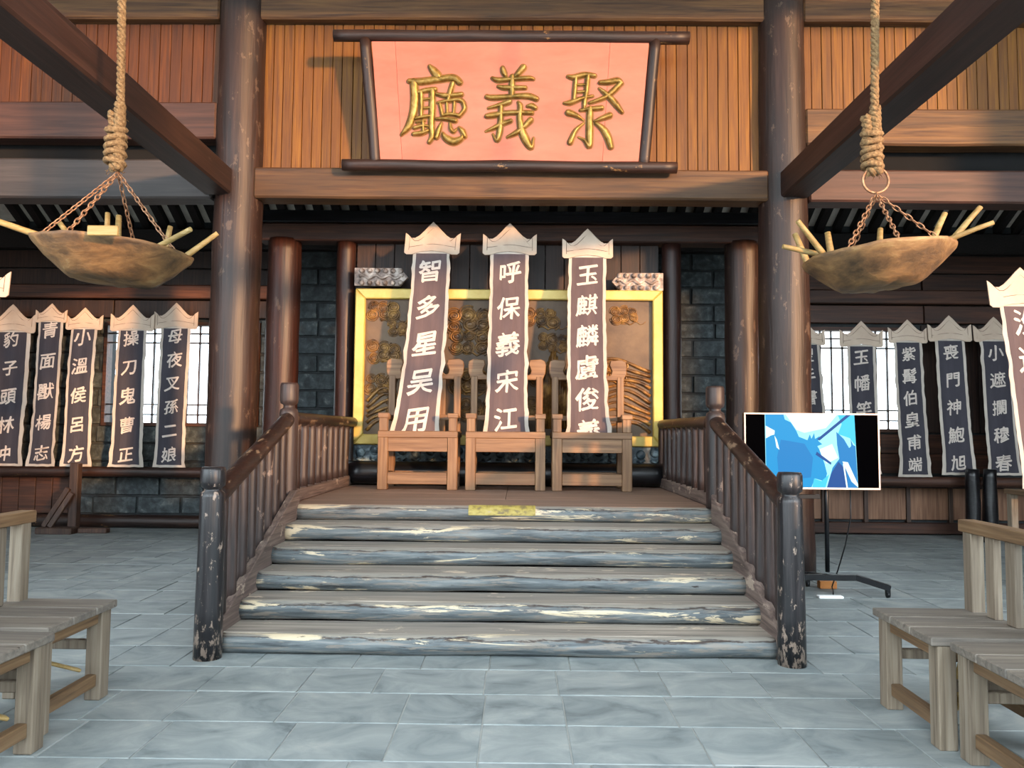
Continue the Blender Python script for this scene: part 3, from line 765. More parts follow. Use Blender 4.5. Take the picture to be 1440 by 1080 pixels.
# ============================================================ BANNERS
HEAD = [(-.5, 0), (-.5, .37), (-.45, .335), (-.39, .275), (-.32, .275), (-.25, .32), (-.16, .41), (-.08, .50), (0, .575)]
def banner(label, xt, xb, y_top, y_bot, z0, z1, wt, wb, hw, text, csize, bord=.12, hem=.02, cloth=M_CLOTHB, group=None, curve=0., v0=.10, v1=.93, vis_rot=0, seed=0, cat='banner', nib=.018, hem_skip=False):
    """z0 = foot of the cloth, z1 = tip of the card head, hw = head width"""
    hb = z1 - .575*hw           # bottom of head
    t = thing('banner', label, cat, (xb, y_bot, z0), group)
    Ht = hb - z0 + .02
    def S(x, v, off):           # x metres from the centre line, v height in metres above the foot
        q = max(0, min(1.1, v/Ht)); w = 1
        cx_ = xb + (xt-xb)*q + curve*math.sin(PI*min(q, 1))
        ripple = .010*math.sin(7*q+seed)*(1-q*.5) + .006*math.sin(x*30+3*q+seed)*(1-.6*q)
        return (cx_ + x, y_bot + (y_top-y_bot)*q + ripple - off, z0 + v)
    nu, nv = 8, 30
    def sheet(u0, u1, va, vb, off, thick, jit=0, sag=0, flare=0):
        mb = MB(); P = []
        for layer in (0, 1):
            for j in range(nv+1):
                q = j/nv; v = va + (vb-va)*q
                W = wb + (wt-wb)*(v/Ht)
                W += flare*math.exp(-v*7)
                for i in range(nu+1):
                    p = i/nu; u = u0 + (u1-u0)*p
                    x = u*W
                    if i in (0, nu) and jit: x += jit*noise.noise(Vector((v*7, i, seed)))
                    vv = v + (sag*math.cos(u*PI) if j == nv else 0)
                    if j == 0 and jit: vv += .01*noise.noise(Vector((u*6, seed, 2)))
                    P.append(S(x, vv, off - layer*thick))
        n = (nu+1)*(nv+1); F = []
        for j in range(nv):
            for i in range(nu):
                a = j*(nu+1)+i; F += [(a, a+1, a+nu+2, a+nu+1), (n+a, n+a+nu+1, n+a+nu+2, n+a+1)]
        for j in range(nv):
            for i in (0, nu):
                a = j*(nu+1)+i; F.append((a, a+nu+1, n+a+nu+1, n+a))
        for i in range(nu):
            for j in (0, nv):
                a = j*(nu+1)+i; F.append((a, a+1, n+a+1, n+a))
        return mb.add(P, F, False)
    sheet(-.5, .5, 0, Ht, 0, .004, .022, 0, .06).build('border_cloth', M_CLOTHP, t)
    sheet(-.5+bord, .5-bord, hem, Ht-.03, .004, .003, .008, 0, .05).build('dark_panel', cloth, t)
    # card head
    poly = [(x*hw, z*hw) for x, z in HEAD] + [(-x*hw, z*hw) for x, z in reversed(HEAD[:-1])]
    mb = MB(); top = hb - z0
    bl = [(.46*hw, -.035*hw), (.36*hw, -.035*hw), (.2*hw, .015*hw), (0, .035*hw), (-.2*hw, .015*hw), (-.36*hw, -.035*hw), (-.46*hw, -.035*hw)]
    full = poly + bl
    n = len(full)
    P = [S(x, top+z, .014) for x, z in full] + [S(x, top+z, .002) for x, z in full]
    mb.add(P, [tuple(range(n)), tuple(reversed(range(n, 2*n)))] + [(i, (i+1) % n, (i+1) % n+n, i+n) for i in range(n)])
    hd = mb.build('card_head', M_CARD, t, label='pale pointed card head')
    ins = []
    for x, z in HEAD: ins.append((x*.84, z*.80 + (.05 if z < .1 else .0)))
    line = ins + [(-x, z) for x, z in reversed(ins[:-1])]
    mb = MB(); mb.tube([S(x*hw, top+z*hw, .0145) for x, z in line], .0028, 4)
    mb.tube([S(x*hw, top+(.13+.03*math.cos(x*2*PI))*hw, .0145) for x in [-.42+.07*i for i in range(13)]], .0025, 4)
    mb.build('ink_line', M_INK, hd)
    N = max(2, len(text)); size = csize
    for i, ch in enumerate(text):
        q = v1 - (v1-v0)*i/(N-1)
        jr = random.Random(seed*31+i)
        text_on(S, jr.uniform(-.008, .008), q*Ht, size*(jr.uniform(.93, 1.05)), ch, .0085, M_WHITEP, t, nib=nib)
    return t
g3 = None
banner('tall dark banner leaning on the left throne, five white characters, tilted right at top', -1.05, -1.18, 9.02, 8.72, 1.457, 3.95, .44, .50, .655, '智多星吴用', .31, .085, 0, M_CLOTHD, group='banners on the thrones', seed=1, v0=.062, v1=.885, curve=.03, nib=.02)
banner('tall dark banner standing upright on the middle throne, five white characters', -.125, -.14, 9.02, 8.72, 1.457, 3.94, .45, .47, .64, '呼保義宋江', .29, .085, 0, M_CLOTHD, group='banners on the thrones', seed=2, v0=.068, v1=.88, curve=.0, nib=.02)
banner('tall dark banner standing upright on the right throne, six white characters', .80, .79, 9.02, 8.72, 1.457, 3.88, .44, .46, .60, '玉麒麟盧俊義', .275, .085, 0, M_CLOTHD, group='banners on the thrones', seed=3, v0=.005, v1=.885, curve=-.015, nib=.02)

SYR = 11.12
L = [(-7.42, -7.42, 3.26, '豹子頭林冲', .56, .50, .70, 0, 'dark banner at the far left edge on the log rail, partly cut by the frame', .93),
     (-6.83, -6.86, 3.27, '青面獸楊志', .36, .36, .46, 0, 'narrow dark banner on the left log rail, second from the left edge', .93),
     (-6.36, -6.37, 3.22, '小溫侯呂方', .38, .40, .54, -.02, 'dark banner on the left log rail, just left of the bright lattice window', .93),
     (-5.64, -5.64, 3.26, '操刀鬼曹正', .42, .46, .64, 0, 'bluish dark banner before the middle of the left lattice window', .93),
     (-5.02, -5.03, 3.30, '母夜叉孫二娘', .44, .42, .64, 0, 'dark banner before the left lattice window, nearest the thick left column', .93)]
for i, (a, b, z1, tx, wt, wb, hw, cv, lb, v1) in enumerate(L):
    banner(lb, a, b, SYR-.035*(i % 2), SYR-.05-.035*(i % 2), .905, z1, wt, wb, hw, tx, .245 if len(tx) < 6 else .23, .10, .035, M_CLOTHB, curve=cv, seed=10+i, v0=.09, v1=v1, group='banners on the left log rail')
SYR = 11.05
R_ = [(4.12, 4.20, 3.08, '聖手書生蕭讓', .40, .42, .56, 0, 'dark banner half hidden behind the thick right column, above the television'),
      (4.90, 4.90, 3.09, '玉幡竿孟康', .40, .42, .62, 0, 'dark banner rising behind the right end of the television, before the window'),
      (5.58, 5.62, 3.12, '紫髯伯皇甫端', .40, .42, .56, 0, 'dark banner right of the television, six characters, at the window edge'),
      (6.16, 6.22, 3.18, '喪門神鮑旭', .42, .44, .62, 0, 'dark banner second right of the television, five characters'),
      (6.82, 6.88, 3.17, '小遮攔穆春', .42, .44, .60, 0, 'dark banner furthest right on the log rail, partly behind the big near banner')]
for i, (a, b, z1, tx, wt, wb, hw, cv, lb) in enumerate(R_):
    banner(lb, a, b, SYR-.035*(i % 2), SYR-.05-.035*(i % 2), .905 if i != 2 else .87, z1, wt, wb, hw, tx, .235 if len(tx) < 6 else .22, .10, .035, M_CLOTHB, curve=cv, seed=20+i, v0=.09, v1=.90, group='banners on the right log rail')
banner('big near banner cut by the right edge of the frame, above a small wooden stand', 4.95, 5.10, 7.55, 7.45, .955, 3.12, .46, .50, .66, '沒遮攔穆弘', .28, .085, .0, M_CLOTHD, seed=31, v0=.09, v1=.90)
banner('big near banner of which only the right tip shows at the left edge', -5.41, -5.48, 7.55, 7.45, .905, 3.14, .46, .50, .64, '', .28, .085, .0, M_CLOTHD, seed=32, v0=.09, v1=.90)

# log rails carrying the banners, with posts
def log_rail(x0, x1, y, z, posts, label, mat=M_LOGD):
    t = thing('log_rail', label, 'rail', ((x0+x1)/2, y, 0))
    MB().log((x0, y, z), (x1, y, z), .075, rings=24, wob=.06, seed=x0).build('rail_log', mat, t)
    for px in posts:
        MB().log((px, y, -.003), (px, y, z-.05), .06, seg=14, rings=6, wob=.06, seed=px).build('post', M_STAND, t)
log_rail(-8.4, -3.5, 11.16, .83, (-8.3, -4.0), 'dark horizontal log rail under the left row of banners')
log_rail(3.4, 8.3, 11.05, .80, (3.55, 8.2), 'reddish dark horizontal log rail under the right row of banners', M_BACKB)
t = thing('leaning_stand', 'rough wooden stand with two slanting braces before the left log rail', 'stand', (-6.25, 10.75, 0))
bx(-6.28, -6.16, 10.76, 10.88, 0, .97).build('post', M_STAND, t, bevel=.01)
MB().beam((-6.58, 10.72, .09), (-6.27, 10.74, .62), .07, .05, (0, 1, 0)).build('brace', M_STAND, t, bevel=.006)
MB().beam((-6.46, 10.66, .09), (-6.20, 10.72, .56), .07, .05, (0, 1, 0)).build('brace', M_STAND, t, bevel=.006)
bx(-6.62, -6.12, 10.58, 10.76, -.002, .09).build('foot_beam', M_STAND, t, bevel=.012)
bx(-6.12, -5.72, 10.74, 10.86, -.002, .07).build('foot_beam', M_STAND, t, bevel=.012)
for xx in (6.26, 6.50):
    o = MB().log((xx, 10.75, -.003), (xx+.02, 10.75, 1.0), .10, .085, seg=18, rings=10, wob=.14, seed=xx).build('wrapped_post', M_BLACK)
    props(o, ('left' if xx < 6.4 else 'right') + ' one of two short black posts behind the right-hand chairs', 'post')
def small_stand(x0, x1, y, zt, label):
    t = thing('banner_stand', label, 'stand', ((x0+x1)/2, y, 0))
    bx(x0, x1, y-.2, y+.2, zt-.05, zt).build('top_board', M_CHAIRY, t, bevel=.006)
    for a in (x0+.05, x1-.05):
        for b in (y-.15, y+.15):
            bx(a-.035, a+.035, b-.035, b+.035, 0, zt-.05).build('leg', M_CHAIR, t, bevel=.005)
    bx(x0+.08, x1-.08, y-.17, y-.13, .3, .36).build('stretcher', M_CHAIRY, t, bevel=.004)
small_stand(4.80, 5.5, 7.5, .94, 'small pale wooden stand under the big near banner at right')
small_stand(-5.9, -5.2, 7.5, .89, 'small pale wooden stand outside the left edge, under its banner')

# ============================================================ SIGNBOARD
sg = bpy.data.objects.new('signboard', None); COL.objects.link(sg); sg.location = (-.125, 8.13, 4.305)
props(sg, 'salmon pink signboard with three raised gold characters in a dark log frame', 'sign')
def sb(mb, name, mat, **k): return mb.build(name, mat, sg, raw=True, **k)
# local coordinates: x across, z up, y towards the wall
hh = 1.30; wb_, wt_ = 1.385, 1.475
def xe(z): return wb_ + (wt_-wb_)*z/hh
cuts = [-1, -.83, .72, 1]
for a, b in zip(cuts, cuts[1:]):
    sb(MB().prism([(a*xe(.02)+.0015, .02), (b*xe(.02)-.0015, .02), (b*xe(hh)-.0015, hh), (a*xe(hh)+.0015, hh)], -.02, .015), 'board', M_SALMON)
sb(MB().log((-1.80, -.01, .01), (1.80, -.01, .0), .062, .062, rings=24, wob=.07, seed=3), 'frame_log', M_LOGD)
sb(MB().log((-1.88, -.0, 1.365), (1.90, -.0, 1.355), .062, .066, rings=24, wob=.07, seed=4), 'frame_log', M_LOGD)
for s in (-1, 1):
    sb(MB().log((s*(xe(0)+.055), -.0, -.02), (s*(xe(hh)+.07), -.0, hh+.03), .06, .06, rings=12, wob=.07, seed=5+s), 'frame_log', M_LOGDZ)
M_EDGE = rough_mat('dark_gold_edge', [(.3, '#5a3d16'), (.7, '#7d5a28')], (9, 9, 9), 1, .6, 0, 0)
# brush strokes of the three raised characters: points (x, y down, half width) on a 1000-unit sheet
BRUSH = {
'hall': (-1.228, 1.120, .912, [[(410,85,18),(450,130,38),(500,190,48)],[(170,255,25),(300,260,38),(500,235,38),(680,215,38),(760,265,34)],
 [(225,270,45),(235,450,48),(215,620,45),(160,770,38),(75,870,12)],[(270,385,20),(370,360,26),(470,350,26)],[(310,380,22),(315,520,22),(310,660,20)],
 [(440,360,34),(440,560,36),(430,760,36),(440,880,30),(405,950,22)],[(320,465,12),(420,455,14)],[(320,565,12),(420,555,14)],[(240,685,16),(320,665,22),(410,655,18)],
 [(260,725,12),(350,705,14)],[(330,700,15),(335,830,18)],[(230,790,18),(330,765,16),(400,770,12)],[(220,860,20),(310,850,26),(390,820,18)],
 [(490,400,16),(600,420,26),(780,405,24)],[(680,280,26),(650,380,28),(625,470,20)],[(510,500,14),(620,480,20),(770,470,24),(820,560,22),(760,650,20)],
 [(530,510,16),(560,640,18)],[(560,645,18),(650,630,20),(760,650,20)],[(610,490,13),(615,620,13)],[(700,490,15),(690,630,13)],[(490,685,14),(600,685,22),(710,705,26)],
 [(545,740,14),(520,810,26),(490,895,26)],[(565,850,12),(600,905,34),(690,945,42),(780,910,28),(800,850,6)],[(650,730,12),(660,800,20),(690,835,14),(725,800,6)],[(755,785,12),(800,830,28),(825,885,20)]]),
'right': (-.355, 1.120, .912, [[(305,100,20),(320,150,30),(345,200,16)],[(545,95,36),(480,170,28),(430,215,12)],[(185,215,14),(250,240,28),(400,230,22),(600,215,24),(665,225,14)],
 [(255,310,14),(320,325,26),(450,325,24),(570,325,20)],[(420,200,28),(415,310,34),(415,410,30)],[(125,430,24),(200,440,28),(420,425,26),(600,420,32),(700,450,28)],
 [(385,485,28),(290,520,24),(140,560,10)],[(125,650,24),(200,640,30),(400,610,24),(650,610,24)],[(290,540,26),(285,700,30),(275,830,32),(245,930,20),(195,860,8)],
 [(110,825,6),(200,790,20),(300,740,26),(400,705,22)],[(490,490,12),(515,540,28),(510,680,32),(540,830,42),(600,950,42),(650,1010,22),(672,900,8)],
 [(635,695,32),(560,770,26),(470,840,26),(365,890,10)],[(600,535,14),(650,530,26),(690,555,22)]]),
'gather': (.507, 1.083, .877, [[(130,160,18),(200,170,30),(330,140,30),(450,150,22)],[(225,170,20),(215,300,24),(205,430,20)],[(370,150,26),(355,330,26),(335,460,24),(330,540,18)],
 [(240,260,12),(350,255,13)],[(240,345,12),(350,335,13)],[(85,475,12),(160,470,28),(280,425,22),(430,390,12)],[(520,230,22),(620,225,30),(730,205,32),(780,240,20)],
 [(765,240,28),(680,330,32),(570,410,24),(400,470,16)],[(510,300,10),(600,370,26),(700,470,34),(790,580,18)],[(285,560,14),(400,545,24),(540,530,26)],
 [(400,550,36),(400,700,40),(400,850,42),(400,990,28),(340,920,16),(265,880,5)],[(140,590,36),(230,620,26),(325,680,6)],[(330,710,5),(230,800,22),(165,940,32)],
 [(640,620,34),(560,650,26),(460,690,12)],[(470,710,14),(560,780,34),(620,870,42),(660,990,34)]]),
}
def crom(pts, n=7):
    out = []; P = [pts[0]] + list(pts) + [pts[-1]]
    for i in range(1, len(P)-2):
        for k in range(n):
            t = k/n; out.append(tuple(.5*((2*P[i][j]) + (-P[i-1][j]+P[i+1][j])*t + (2*P[i-1][j]-5*P[i][j]+4*P[i+1][j]-P[i+2][j])*t*t + (-P[i-1][j]+3*P[i][j]-3*P[i+1][j]+P[i+2][j])*t**3) for j in range(3)))
    out.append(tuple(pts[-1])); return out
def brush_mesh(x0, z0, k, strokes, grow, hgt, ybase):
    """pillow-shaped raised strokes with rounded ends"""
    mb = MB(); k = k/1000 * 1.0
    for si, stv in enumerate(strokes):
        c = crom([(x0+x*k, z0-y*k, w*k) for x, y, w in stv])
        # rounded ends
        def unit(a, b):
            d = Vector((b[0]-a[0], b[1]-a[1])); return d.normalized() if d.length > 1e-9 else Vector((1, 0))
        d0 = unit(c[1], c[0]); d1 = unit(c[-2], c[-1]); w0, w1 = c[0][2]+grow, c[-1][2]+grow
        pre = [(c[0][0]+d0.x*w0*q, c[0][1]+d0.y*w0*q, w0*math.sqrt(max(0, 1-q*q))-grow) for q in (.98, .8, .45)]
        post = [(c[-1][0]+d1.x*w1*q, c[-1][1]+d1.y*w1*q, w1*math.sqrt(max(0, 1-q*q))-grow) for q in (.45, .8, .98)]
        c = pre + c + post; n = len(c); P = []
        prof = [(-1, 0), (-.86, .55), (-.55, .88), (0, 1), (.55, .88), (.86, .55), (1, 0)]
        for i in range(n):
            a = c[max(i-1, 0)]; b = c[min(i+1, n-1)]; d = unit(a, b); nx, nz = -d.y, d.x; w = max(c[i][2]+grow, .001)
            hh_ = hgt*min(1, w/.018)
            for u, v in prof: P.append((c[i][0]+nx*w*u, ybase - hh_*v - si*.00015, c[i][1]+nz*w*u))
        mb.add(P, [(i*7+j, i*7+j+1, i*7+7+j+1, i*7+7+j) for i in range(n-1) for j in range(6)], True)
    return mb
for key, (x0, z0, k, strokes) in BRUSH.items():
    sb(brush_mesh(x0, z0, k, strokes, 0, .038, -.022), 'gold_character', M_GOLD)
    sb(brush_mesh(x0, z0, k, strokes, .011, .006, -.020), 'character_edge', M_EDGE)
sg.rotation_euler = (math.radians(8), 0, 0)

# ============================================================ HANGING BOWLS
def rope_strands(mb, a, b, r, pitch=.12, ph=0, wav=0):
    a = Vector(a); b = Vector(b); L_ = (b-a).length; n = int(L_/.012)
    for k in range(3):
        pts = []
        for i in range(n+1):
            t = i/n; p = a.lerp(b, t); an = ph + 2*PI*k/3 + 2*PI*t*L_/pitch
            pts.append(p + Vector((math.cos(an)*r*.55 + wav*math.sin(t*9), math.sin(an)*r*.55, 0)))
        mb.tube(pts, r*.56, 6)
def hanging_bowl(cx, cy, label, tilt, ring, seed, yaw):
    t = thing('hanging_bowl', label, 'lamp', (cx, cy, 2.4), 'hanging bowls')
    rr = random.Random(seed)
    mb = MB(); rope_strands(mb, (cx, cy-.17, 6.64), (cx, cy, 3.50), .026); mb.build('rope', M_ROPE, t)
    mb = MB(); mb.tube([(cx + .0, 5.0+.17*math.cos(a), 6.6+.17*math.sin(a)) for a in [2*PI*i/24 for i in range(24)]], .03, 8, closed=True); mb.build('rope_loop', M_ROPE, t)
    mb = MB()
    rope_strands(mb, (cx, cy-.01, 3.62), (cx+.005, cy-.015, 3.17), .036, .11, 1)
    rope_strands(mb, (cx-.055, cy+.005, 3.56), (cx-.03, cy, 3.17), .036, .11, 2, .008)
    for k in range(5):
        z_ = 3.44 - .055*k
        mb.tube([(cx-.022+.058*math.cos(a), cy-.005+.045*math.sin(a), z_+.012*math.sin(a+k)) for a in [2*PI*i/14 for i in range(14)]], .020, 6, closed=True)
    for k in range(46):   # frayed fibres
        a = rr.uniform(0, 6.28); z_ = rr.uniform(3.15, 3.6); q = Vector((cx-.02+.05*math.cos(a), cy+.04*math.sin(a), z_))
        mb.tube([q, q+Vector((rr.uniform(-.03, .03), rr.uniform(-.03, .03), rr.uniform(-.05, .01)))], .0022, 3)
    mb.build('knot', M_ROPE, t)
    zr = 3.15
    if ring:
        mb = MB(); mb.tube([(cx+.085*math.cos(a), cy, 3.13+.085*math.sin(a)) for a in [2*PI*i/28 for i in range(28)]], .009, 6, closed=True)
        mb.build('iron_ring', M_CHAIN, t); zr = 3.04
    # bowl: shallow hewn vessel with an uneven eight-sided rim
    tl = Matrix.Rotation(math.radians(tilt), 3, 'Y') @ Matrix.Rotation(math.radians(yaw), 3, 'Z')
    c0 = Vector((cx, cy, 2.615))
    seg = 40
    BS = .87 if seed == 1 else .835
    def rad(an, base):
        base = base*BS
        k = abs(((an/(2*PI)*7) % 1) - .5)*2
        return base*(1 + .05*(k-.5) + .03*noise.noise(Vector((math.cos(an)*2, math.sin(an)*2, seed))))
    prof = [(.001, -.235), (.2, -.235), (.29, -.225), (.33, -.2), (.45, -.10), (.545, -.005), (.555, .02), (.525, .025), (.43, -.07), (.3, -.18), (.1, -.195), (.001, -.195)]
    P = []
    for r, h in prof:
        for k in range(seg):
            an = 2*PI*k/seg; q = rad(an, r)
            P.append(c0 + tl @ Vector((q*math.cos(an), q*math.sin(an), h*.86 + .016*noise.noise(Vector((math.cos(an)*3, math.sin(an)*3, h*9+seed))) * (r > .1))))
    mb = MB(); mb.add(P, [(i*seg+k, i*seg+(k+1) % seg, (i+1)*seg+(k+1) % seg, (i+1)*seg+k) for i in range(len(prof)-1) for k in range(seg)], True)
    mb.build('bowl', M_BOWL, t)
    # chains
    for an in (215, 262, 98, 350) if seed == 1 else (222, 262, 95, 345):
        a = math.radians(an); e = c0 + BT[seed-1] @ Vector((.50*BS*math.cos(a), .50*BS*math.sin(a), .02)); s0 = Vector((cx, cy, zr))
        d = e - s0; n = int(d.length/.043); mb = MB()
        dn = d.normalized(); X = dn.cross(Vector((.3, .9, .1))).normalized(); Y_ = dn.cross(X)
        for i in range(n):
            c = s0 + d*((i+.5)/n); A_, B_ = (X, Y_) if i % 2 else (Y_, X)
            mb.tube([c + dn*.030*math.cos(q) + A_*.013*math.sin(q) for q in [2*PI*j/10 for j in range(10)]], .0045, 5, closed=True)
        mb.build('chain', M_CHAIN, t)
    return t, c0, tl
def stick(t, a, b, r):
    """stick lying over the bowl rim: inner end inside the bowl, outer end at b"""
    cx_, bs, tl_ = (-2.68, .87, BT[0]) if t.location.x < 0 else (2.34, .835, BT[1])
    b = Vector(b); an = math.atan2(b.y-5.0, b.x-cx_)
    e = Vector((cx_, 5.0, 2.615)) + tl_ @ Vector((.54*bs*math.cos(an), .54*bs*math.sin(an), .05))
    dd = (e-b).normalized(); a = e + dd*min(.15, .045/max(abs(dd.z), .05))
    MB().log(a, b, r*1.1, r*.85, seg=10, rings=4, wob=.15, seed=a[0]).build('stick', M_STICK, t)
BT = [Matrix.Rotation(math.radians(3.6), 3, 'Y'), Matrix.Rotation(math.radians(-5), 3, 'Y')]
ba, c0, tl = hanging_bowl(-2.68, 5.0, 'left hanging wooden bowl on chains and a thick rope, with pale sticks', 3.6, False, 1, 10)
def pair(t, lst, cy):
    for x0, z0, y0, x1, z1, y1, r in lst: stick(t, (x0, cy+y0, z0), (x1, cy+y1, z1), r)
pair(ba, [(-3.06, 2.62, -.15, -3.42, 2.79, -.30, .020), (-2.96, 2.66, .25, -3.30, 2.92, .40, .022), (-2.74, 2.66, .28, -2.93, 3.00, .50, .024), (-2.78, 2.66, .22, -2.97, 3.0, .42, .020),
          (-2.60, 2.66, .35, -2.56, 2.93, .52, .022), (-2.26, 2.56, -.15, -2.06, 2.70, -.28, .018), (-2.30, 2.58, .1, -2.05, 2.78, .12, .018)], 5.0)
bx(-2.56, -2.38, 4.455, 4.48, 2.59, 2.65).build('plank_patch', M_STICK, ba, bevel=.004, label='pale scrap of board fixed to the rim')
ba, c0, tl = hanging_bowl(2.34, 5.0, 'right hanging wooden bowl on chains from an iron ring, with pale sticks', -5.0, True, 2, 40)
pair(ba, [(1.90, 2.58, -.05, 1.69, 2.66, -.10, .018), (1.97, 2.62, -.12, 1.75, 2.80, -.2, .019), (2.08, 2.64, .2, 1.93, 2.86, .35, .022), (2.26, 2.64, .35, 2.22, 2.91, .50, .024),
          (2.50, 2.66, .35, 2.60, 2.94, .5, .022), (2.62, 2.64, .1, 2.90, 2.97, .2, .022), (2.70, 2.66, -.08, 2.95, 2.92, -.12, .02), (2.72, 2.62, -.2, 2.92, 2.77, -.3, .017)], 5.0)

# ============================================================ SIDE CHAIRS
def old_chair(label, group):
    """chair facing +x; origin on the floor at the middle of the seat"""
    t = thing('wooden_chair', label, 'chair', (0, 0, 0), group)
    D, W = .27, .265
    def p(mb, nm, mat, lab=None): return mb.build(nm, mat, t, bevel=.005, raw=True, label=lab)
    for sy in (-1, 1):
        p(bx(D-.095, D-.01, sy*W-.045, sy*W+.045, 0, .475), 'front_leg', M_CHAIR)
        p(bx(-D, -D+.07, sy*W-.04, sy*W+.04, 0, .95), 'back_post', M_CHAIR)
        p(bx(-D+.07, D-.095, sy*W-.03, sy*W+.03, .40, .475), 'side_apron', M_CHAIRY)
        p(bx(-D+.07, D-.095, sy*W-.02, sy*W+.02, .26, .31), 'side_stretcher', M_CHAIR)
    p(bx(D-.085, D-.03, -W+.045, W-.045, .405, .475), 'front_apron', M_CHAIRY)
    p(bx(D-.08, D-.03, -W+.045, W-.045, .075, .14), 'front_stretcher', M_CHAIRY)
    p(bx(-D+.01, -D+.05, -W+.04, W-.04, .10, .16), 'rear_stretcher', M_CHAIRY)
    p(MB().beam((-.20, -W+.03, .43), (.15, W-.05, .16), .05, .018, (0, 0, 1)), 'brace', M_STICK, 'pale diagonal brace nailed under the seat')
    for i in range(3):
        y0 = -W-.05 + (2*W+.10)/3*i
        p(bx(-D-.005, D+.02, y0+.0015, y0+(2*W+.10)/3-.0015, .475, .515), 'seat_board', M_SEAT)
    for y in (-.085, .085):
        p(bx(-D+.015, -D+.055, y-.040, y+.040, .515, .93), 'back_slat', M_CHAIR)
    p(bx(-D-.012, -D+.078, -W-.07, W+.07, .93, .995), 'crest_rail', M_CHAIRY)
    return t
proto = old_chair('weathered chair at left, nearest the stairs, whole front leg and seat showing', None)
grp = 'old wooden chairs in two facing rows'
proto['group'] = grp
def place(o, x, y, rz_):
    o.location = (x, y, 0); o.rotation_euler = (0, 0, rz_)
specs = [(-2.49, 3.97, .0, None), (-2.42, 3.28, -.02, 'weathered chair at the lower left edge, in front of the other left chair'),
         (2.22, 3.965, PI-.02, 'weathered chair at right, nearest the stairs, with its slatted back in full view'),
         (2.26, 3.28, PI-.02, 'weathered chair at the lower right corner, in front of the other right chair')]
trees = [proto] + [copy_tree(proto) for _ in specs[1:]]
for o, (x, y, r, lb) in zip(trees, specs):
    place(o, x, y, r)
    if lb: o['label'] = lb

# ============================================================ TELEVISION ON A STAND
TX0, TX1, TZ0, TZ1, TY = 2.07, 3.305, .955, 1.65, 7.10
ts = thing('television_stand', 'black wheeled metal stand under the television', 'stand', (2.69, 7.2, 0))
for xx in (2.59, 2.86):
    MB().log((xx, 7.22, .19), (xx, 7.22, 1.40), .02, seg=12, rings=2, wob=0).build('pole', M_PLASTIC, ts)
bx(2.545, 2.80, 7.205, 7.235, .86, .90).build('cross_bar', M_PLASTIC, ts, bevel=.003)
bx(2.45, 2.95, 7.19, 7.25, 1.15, 1.19).build('mount_bar', M_PLASTIC, ts, bevel=.003)
bx(2.45, 2.95, 7.19, 7.25, 1.40, 1.44).build('mount_bar', M_PLASTIC, ts, bevel=.003)
mb = MB(); mb.beam((2.3, 7.12, .16), (3.08, 7.12, .16), .06, .05); mb.beam((3.07, 7.12, .163), (3.34, 7.02, .085), .06, .05); mb.beam((2.31, 7.12, .163), (2.04, 7.02, .085), .06, .05)
mb.build('base_bar', M_PLASTIC, ts, bevel=.004)
mb = MB(); mb.beam((2.55, 7.12, .17), (2.55, 7.5, .12), .05, .04); mb.beam((2.80, 7.12, .17), (2.80, 7.5, .12), .05, .04); mb.beam((2.5, 7.5, .12), (2.86, 7.5, .12), .05, .04)
mb.build('base_bar', M_PLASTIC, ts, bevel=.004)
for xx, yy_ in ((2.06, 7.03), (3.32, 7.03), (2.6, 7.5), (2.78, 7.5)):
    mb = MB(); mb.lathe((xx-.012, yy_, .028), [(.028, 0), (.028, .024)], 16, 'X'); mb.box(xx-.016, xx+.016, yy_-.02, yy_+.02, .03, .075)
    mb.build('castor', M_PLASTIC, ts)
tv = thing('television', 'flat television showing blue and white silhouettes, on a black stand', 'television', (2.69, TY, TZ0))
bx(TX0, TX1, TY, TY+.06, TZ0, TZ1).build('housing', M_PLASTIC, tv, bevel=.006)
mb = MB(); bz = .013
mb.box(TX0, TX1, TY-.008, TY, TZ1-bz, TZ1); mb.box(TX0, TX1, TY-.008, TY, TZ0, TZ0+bz*1.3)
mb.box(TX0, TX0+bz, TY-.008, TY, TZ0+bz*1.3, TZ1-bz); mb.box(TX1-bz, TX1, TY-.008, TY, TZ0+bz*1.3, TZ1-bz)
mb.build('bezel', M_BEZEL, tv)
M_TVK = rough_mat('screen_black', [(.3, '#020203'), (.7, '#030304')], (1, 1, 1), 1, .5, 0, 0)
M_TVK.node_tree.nodes['Principled BSDF'].inputs['Specular IOR Level'].default_value = 0
bx(TX0+bz, TX1-bz, TY-.003, TY, TZ0+bz, TZ1-bz).build('screen_glass', M_TVK, tv)
def tvp(pts): return [(TX0+(x-25)/685*(TX1-TX0), TZ1-(y-75)/385*(TZ1-TZ0)) for x, y in pts]
def tv_layer(pts, d, mat, nm='picture_shape'):
    q = tvp(pts); mb = MB(); mb.add([(x, TY-.0035-d, z) for x, z in q], [tuple(range(len(q)))]); return mb.build(nm, mat, tv)
E_BG = emit('screen_cyan', '#9feefa', 1.0); E_W = emit('screen_white', '#dffdf8', 1.0); E_B1 = emit('screen_blue', '#1a9fe0', .8)
E_B2 = emit('screen_mid_blue', '#1c90da', .72); E_B3 = emit('screen_deep_blue', '#1a5aa8', .7); E_C = emit('screen_sky_blue', '#46cdf2', .9)
tv_layer([(130, 80), (585, 80), (598, 452), (133, 452)], 0, E_BG, 'picture')
tv_layer([(235, 80), (500, 80), (440, 150), (330, 175), (290, 160)], .0004, E_W)
tv_layer([(500, 80), (585, 80), (590, 240), (560, 200), (500, 180), (520, 130)], .0004, E_C)
tv_layer([(400, 260), (470, 230), (500, 300), (440, 330)], .0004, E_W)
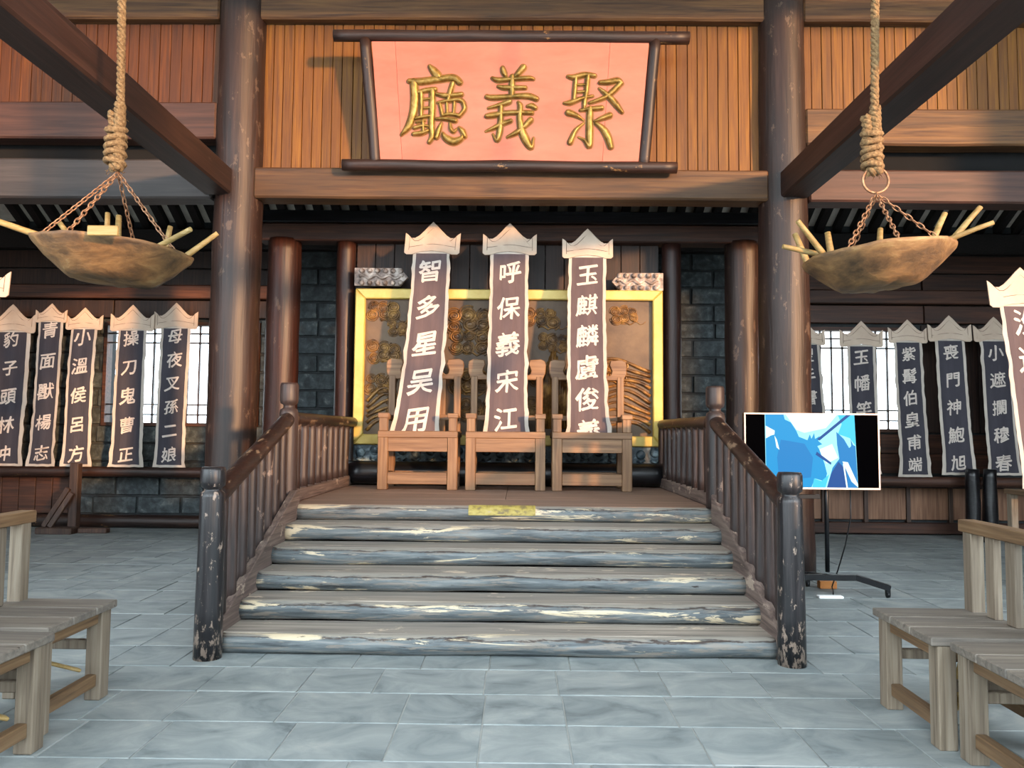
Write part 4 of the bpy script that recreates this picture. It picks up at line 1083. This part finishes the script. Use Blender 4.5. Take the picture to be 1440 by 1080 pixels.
tv_layer([(133, 80), (225, 80), (232, 108), (262, 122), (290, 165), (302, 195), (345, 212), (358, 182), (366, 205), (380, 175), (384, 205), (408, 190), (400, 215), (420, 232), (395, 242), (405, 258),
          (430, 330), (442, 380), (432, 420), (380, 405), (362, 450), (148, 450), (134, 330)], .0008, E_B1)
tv_layer([(210, 210), (330, 230), (372, 300), (360, 400), (200, 420), (190, 300)], .0011, E_B2)
tv_layer([(134, 140), (180, 165), (178, 185), (160, 190), (134, 205)], .0011, E_W)
tv_layer([(178, 190), (188, 250), (203, 262), (190, 210)], .0013, E_W)
tv_layer([(394, 206), (406, 214), (568, 82), (548, 80)], .0011, E_B3)
tv_layer([(392, 270), (465, 325), (462, 336), (385, 285)], .0013, E_B3)
tv_layer([(440, 450), (470, 350), (505, 305), (495, 235), (492, 168), (530, 205), (556, 250), (566, 240), (564, 205), (576, 235), (588, 240), (597, 450)], .0013, E_B2)
tv_layer([(440, 450), (462, 380), (500, 320), (538, 360), (548, 450)], .0016, E_B3)
tv_layer([(520, 318), (548, 322), (597, 432), (597, 448), (565, 420)], .0018, E_W)
tv_layer([(522, 330), (530, 330), (546, 450), (538, 450)], .0019, E_W)
tv_layer([(365, 452), (376, 405), (412, 418), (452, 384), (432, 452)], .0018, E_C)
tv_layer([(140, 452), (142, 405), (160, 430), (165, 452)], .0018, E_W)
# cable, adapter, plug
mb = MB(); mb.tube([(3.04, 7.12, .96), (3.045, 7.13, .7), (3.0, 7.15, .45), (2.95, 7.2, .22), (2.93, 7.3, .04), (2.9, 7.2, .02), (2.82, 7.0, .008)], .006, 6)
props(mb.build('power_cable', M_PLASTIC), 'thin black cable hanging from the television to the floor', 'cable')
props(bx(2.68, 2.90, 6.96, 7.03, 0, .022).build('power_strip', M_ADAPT, bevel=.005), 'white power strip on the floor in front of the television stand', 'power strip')
props(bx(2.86, 3.02, 7.40, 7.48, 0, .07).build('wooden_block', M_ORANGE, bevel=.005), 'small orange block on the floor behind the television stand base', 'block')
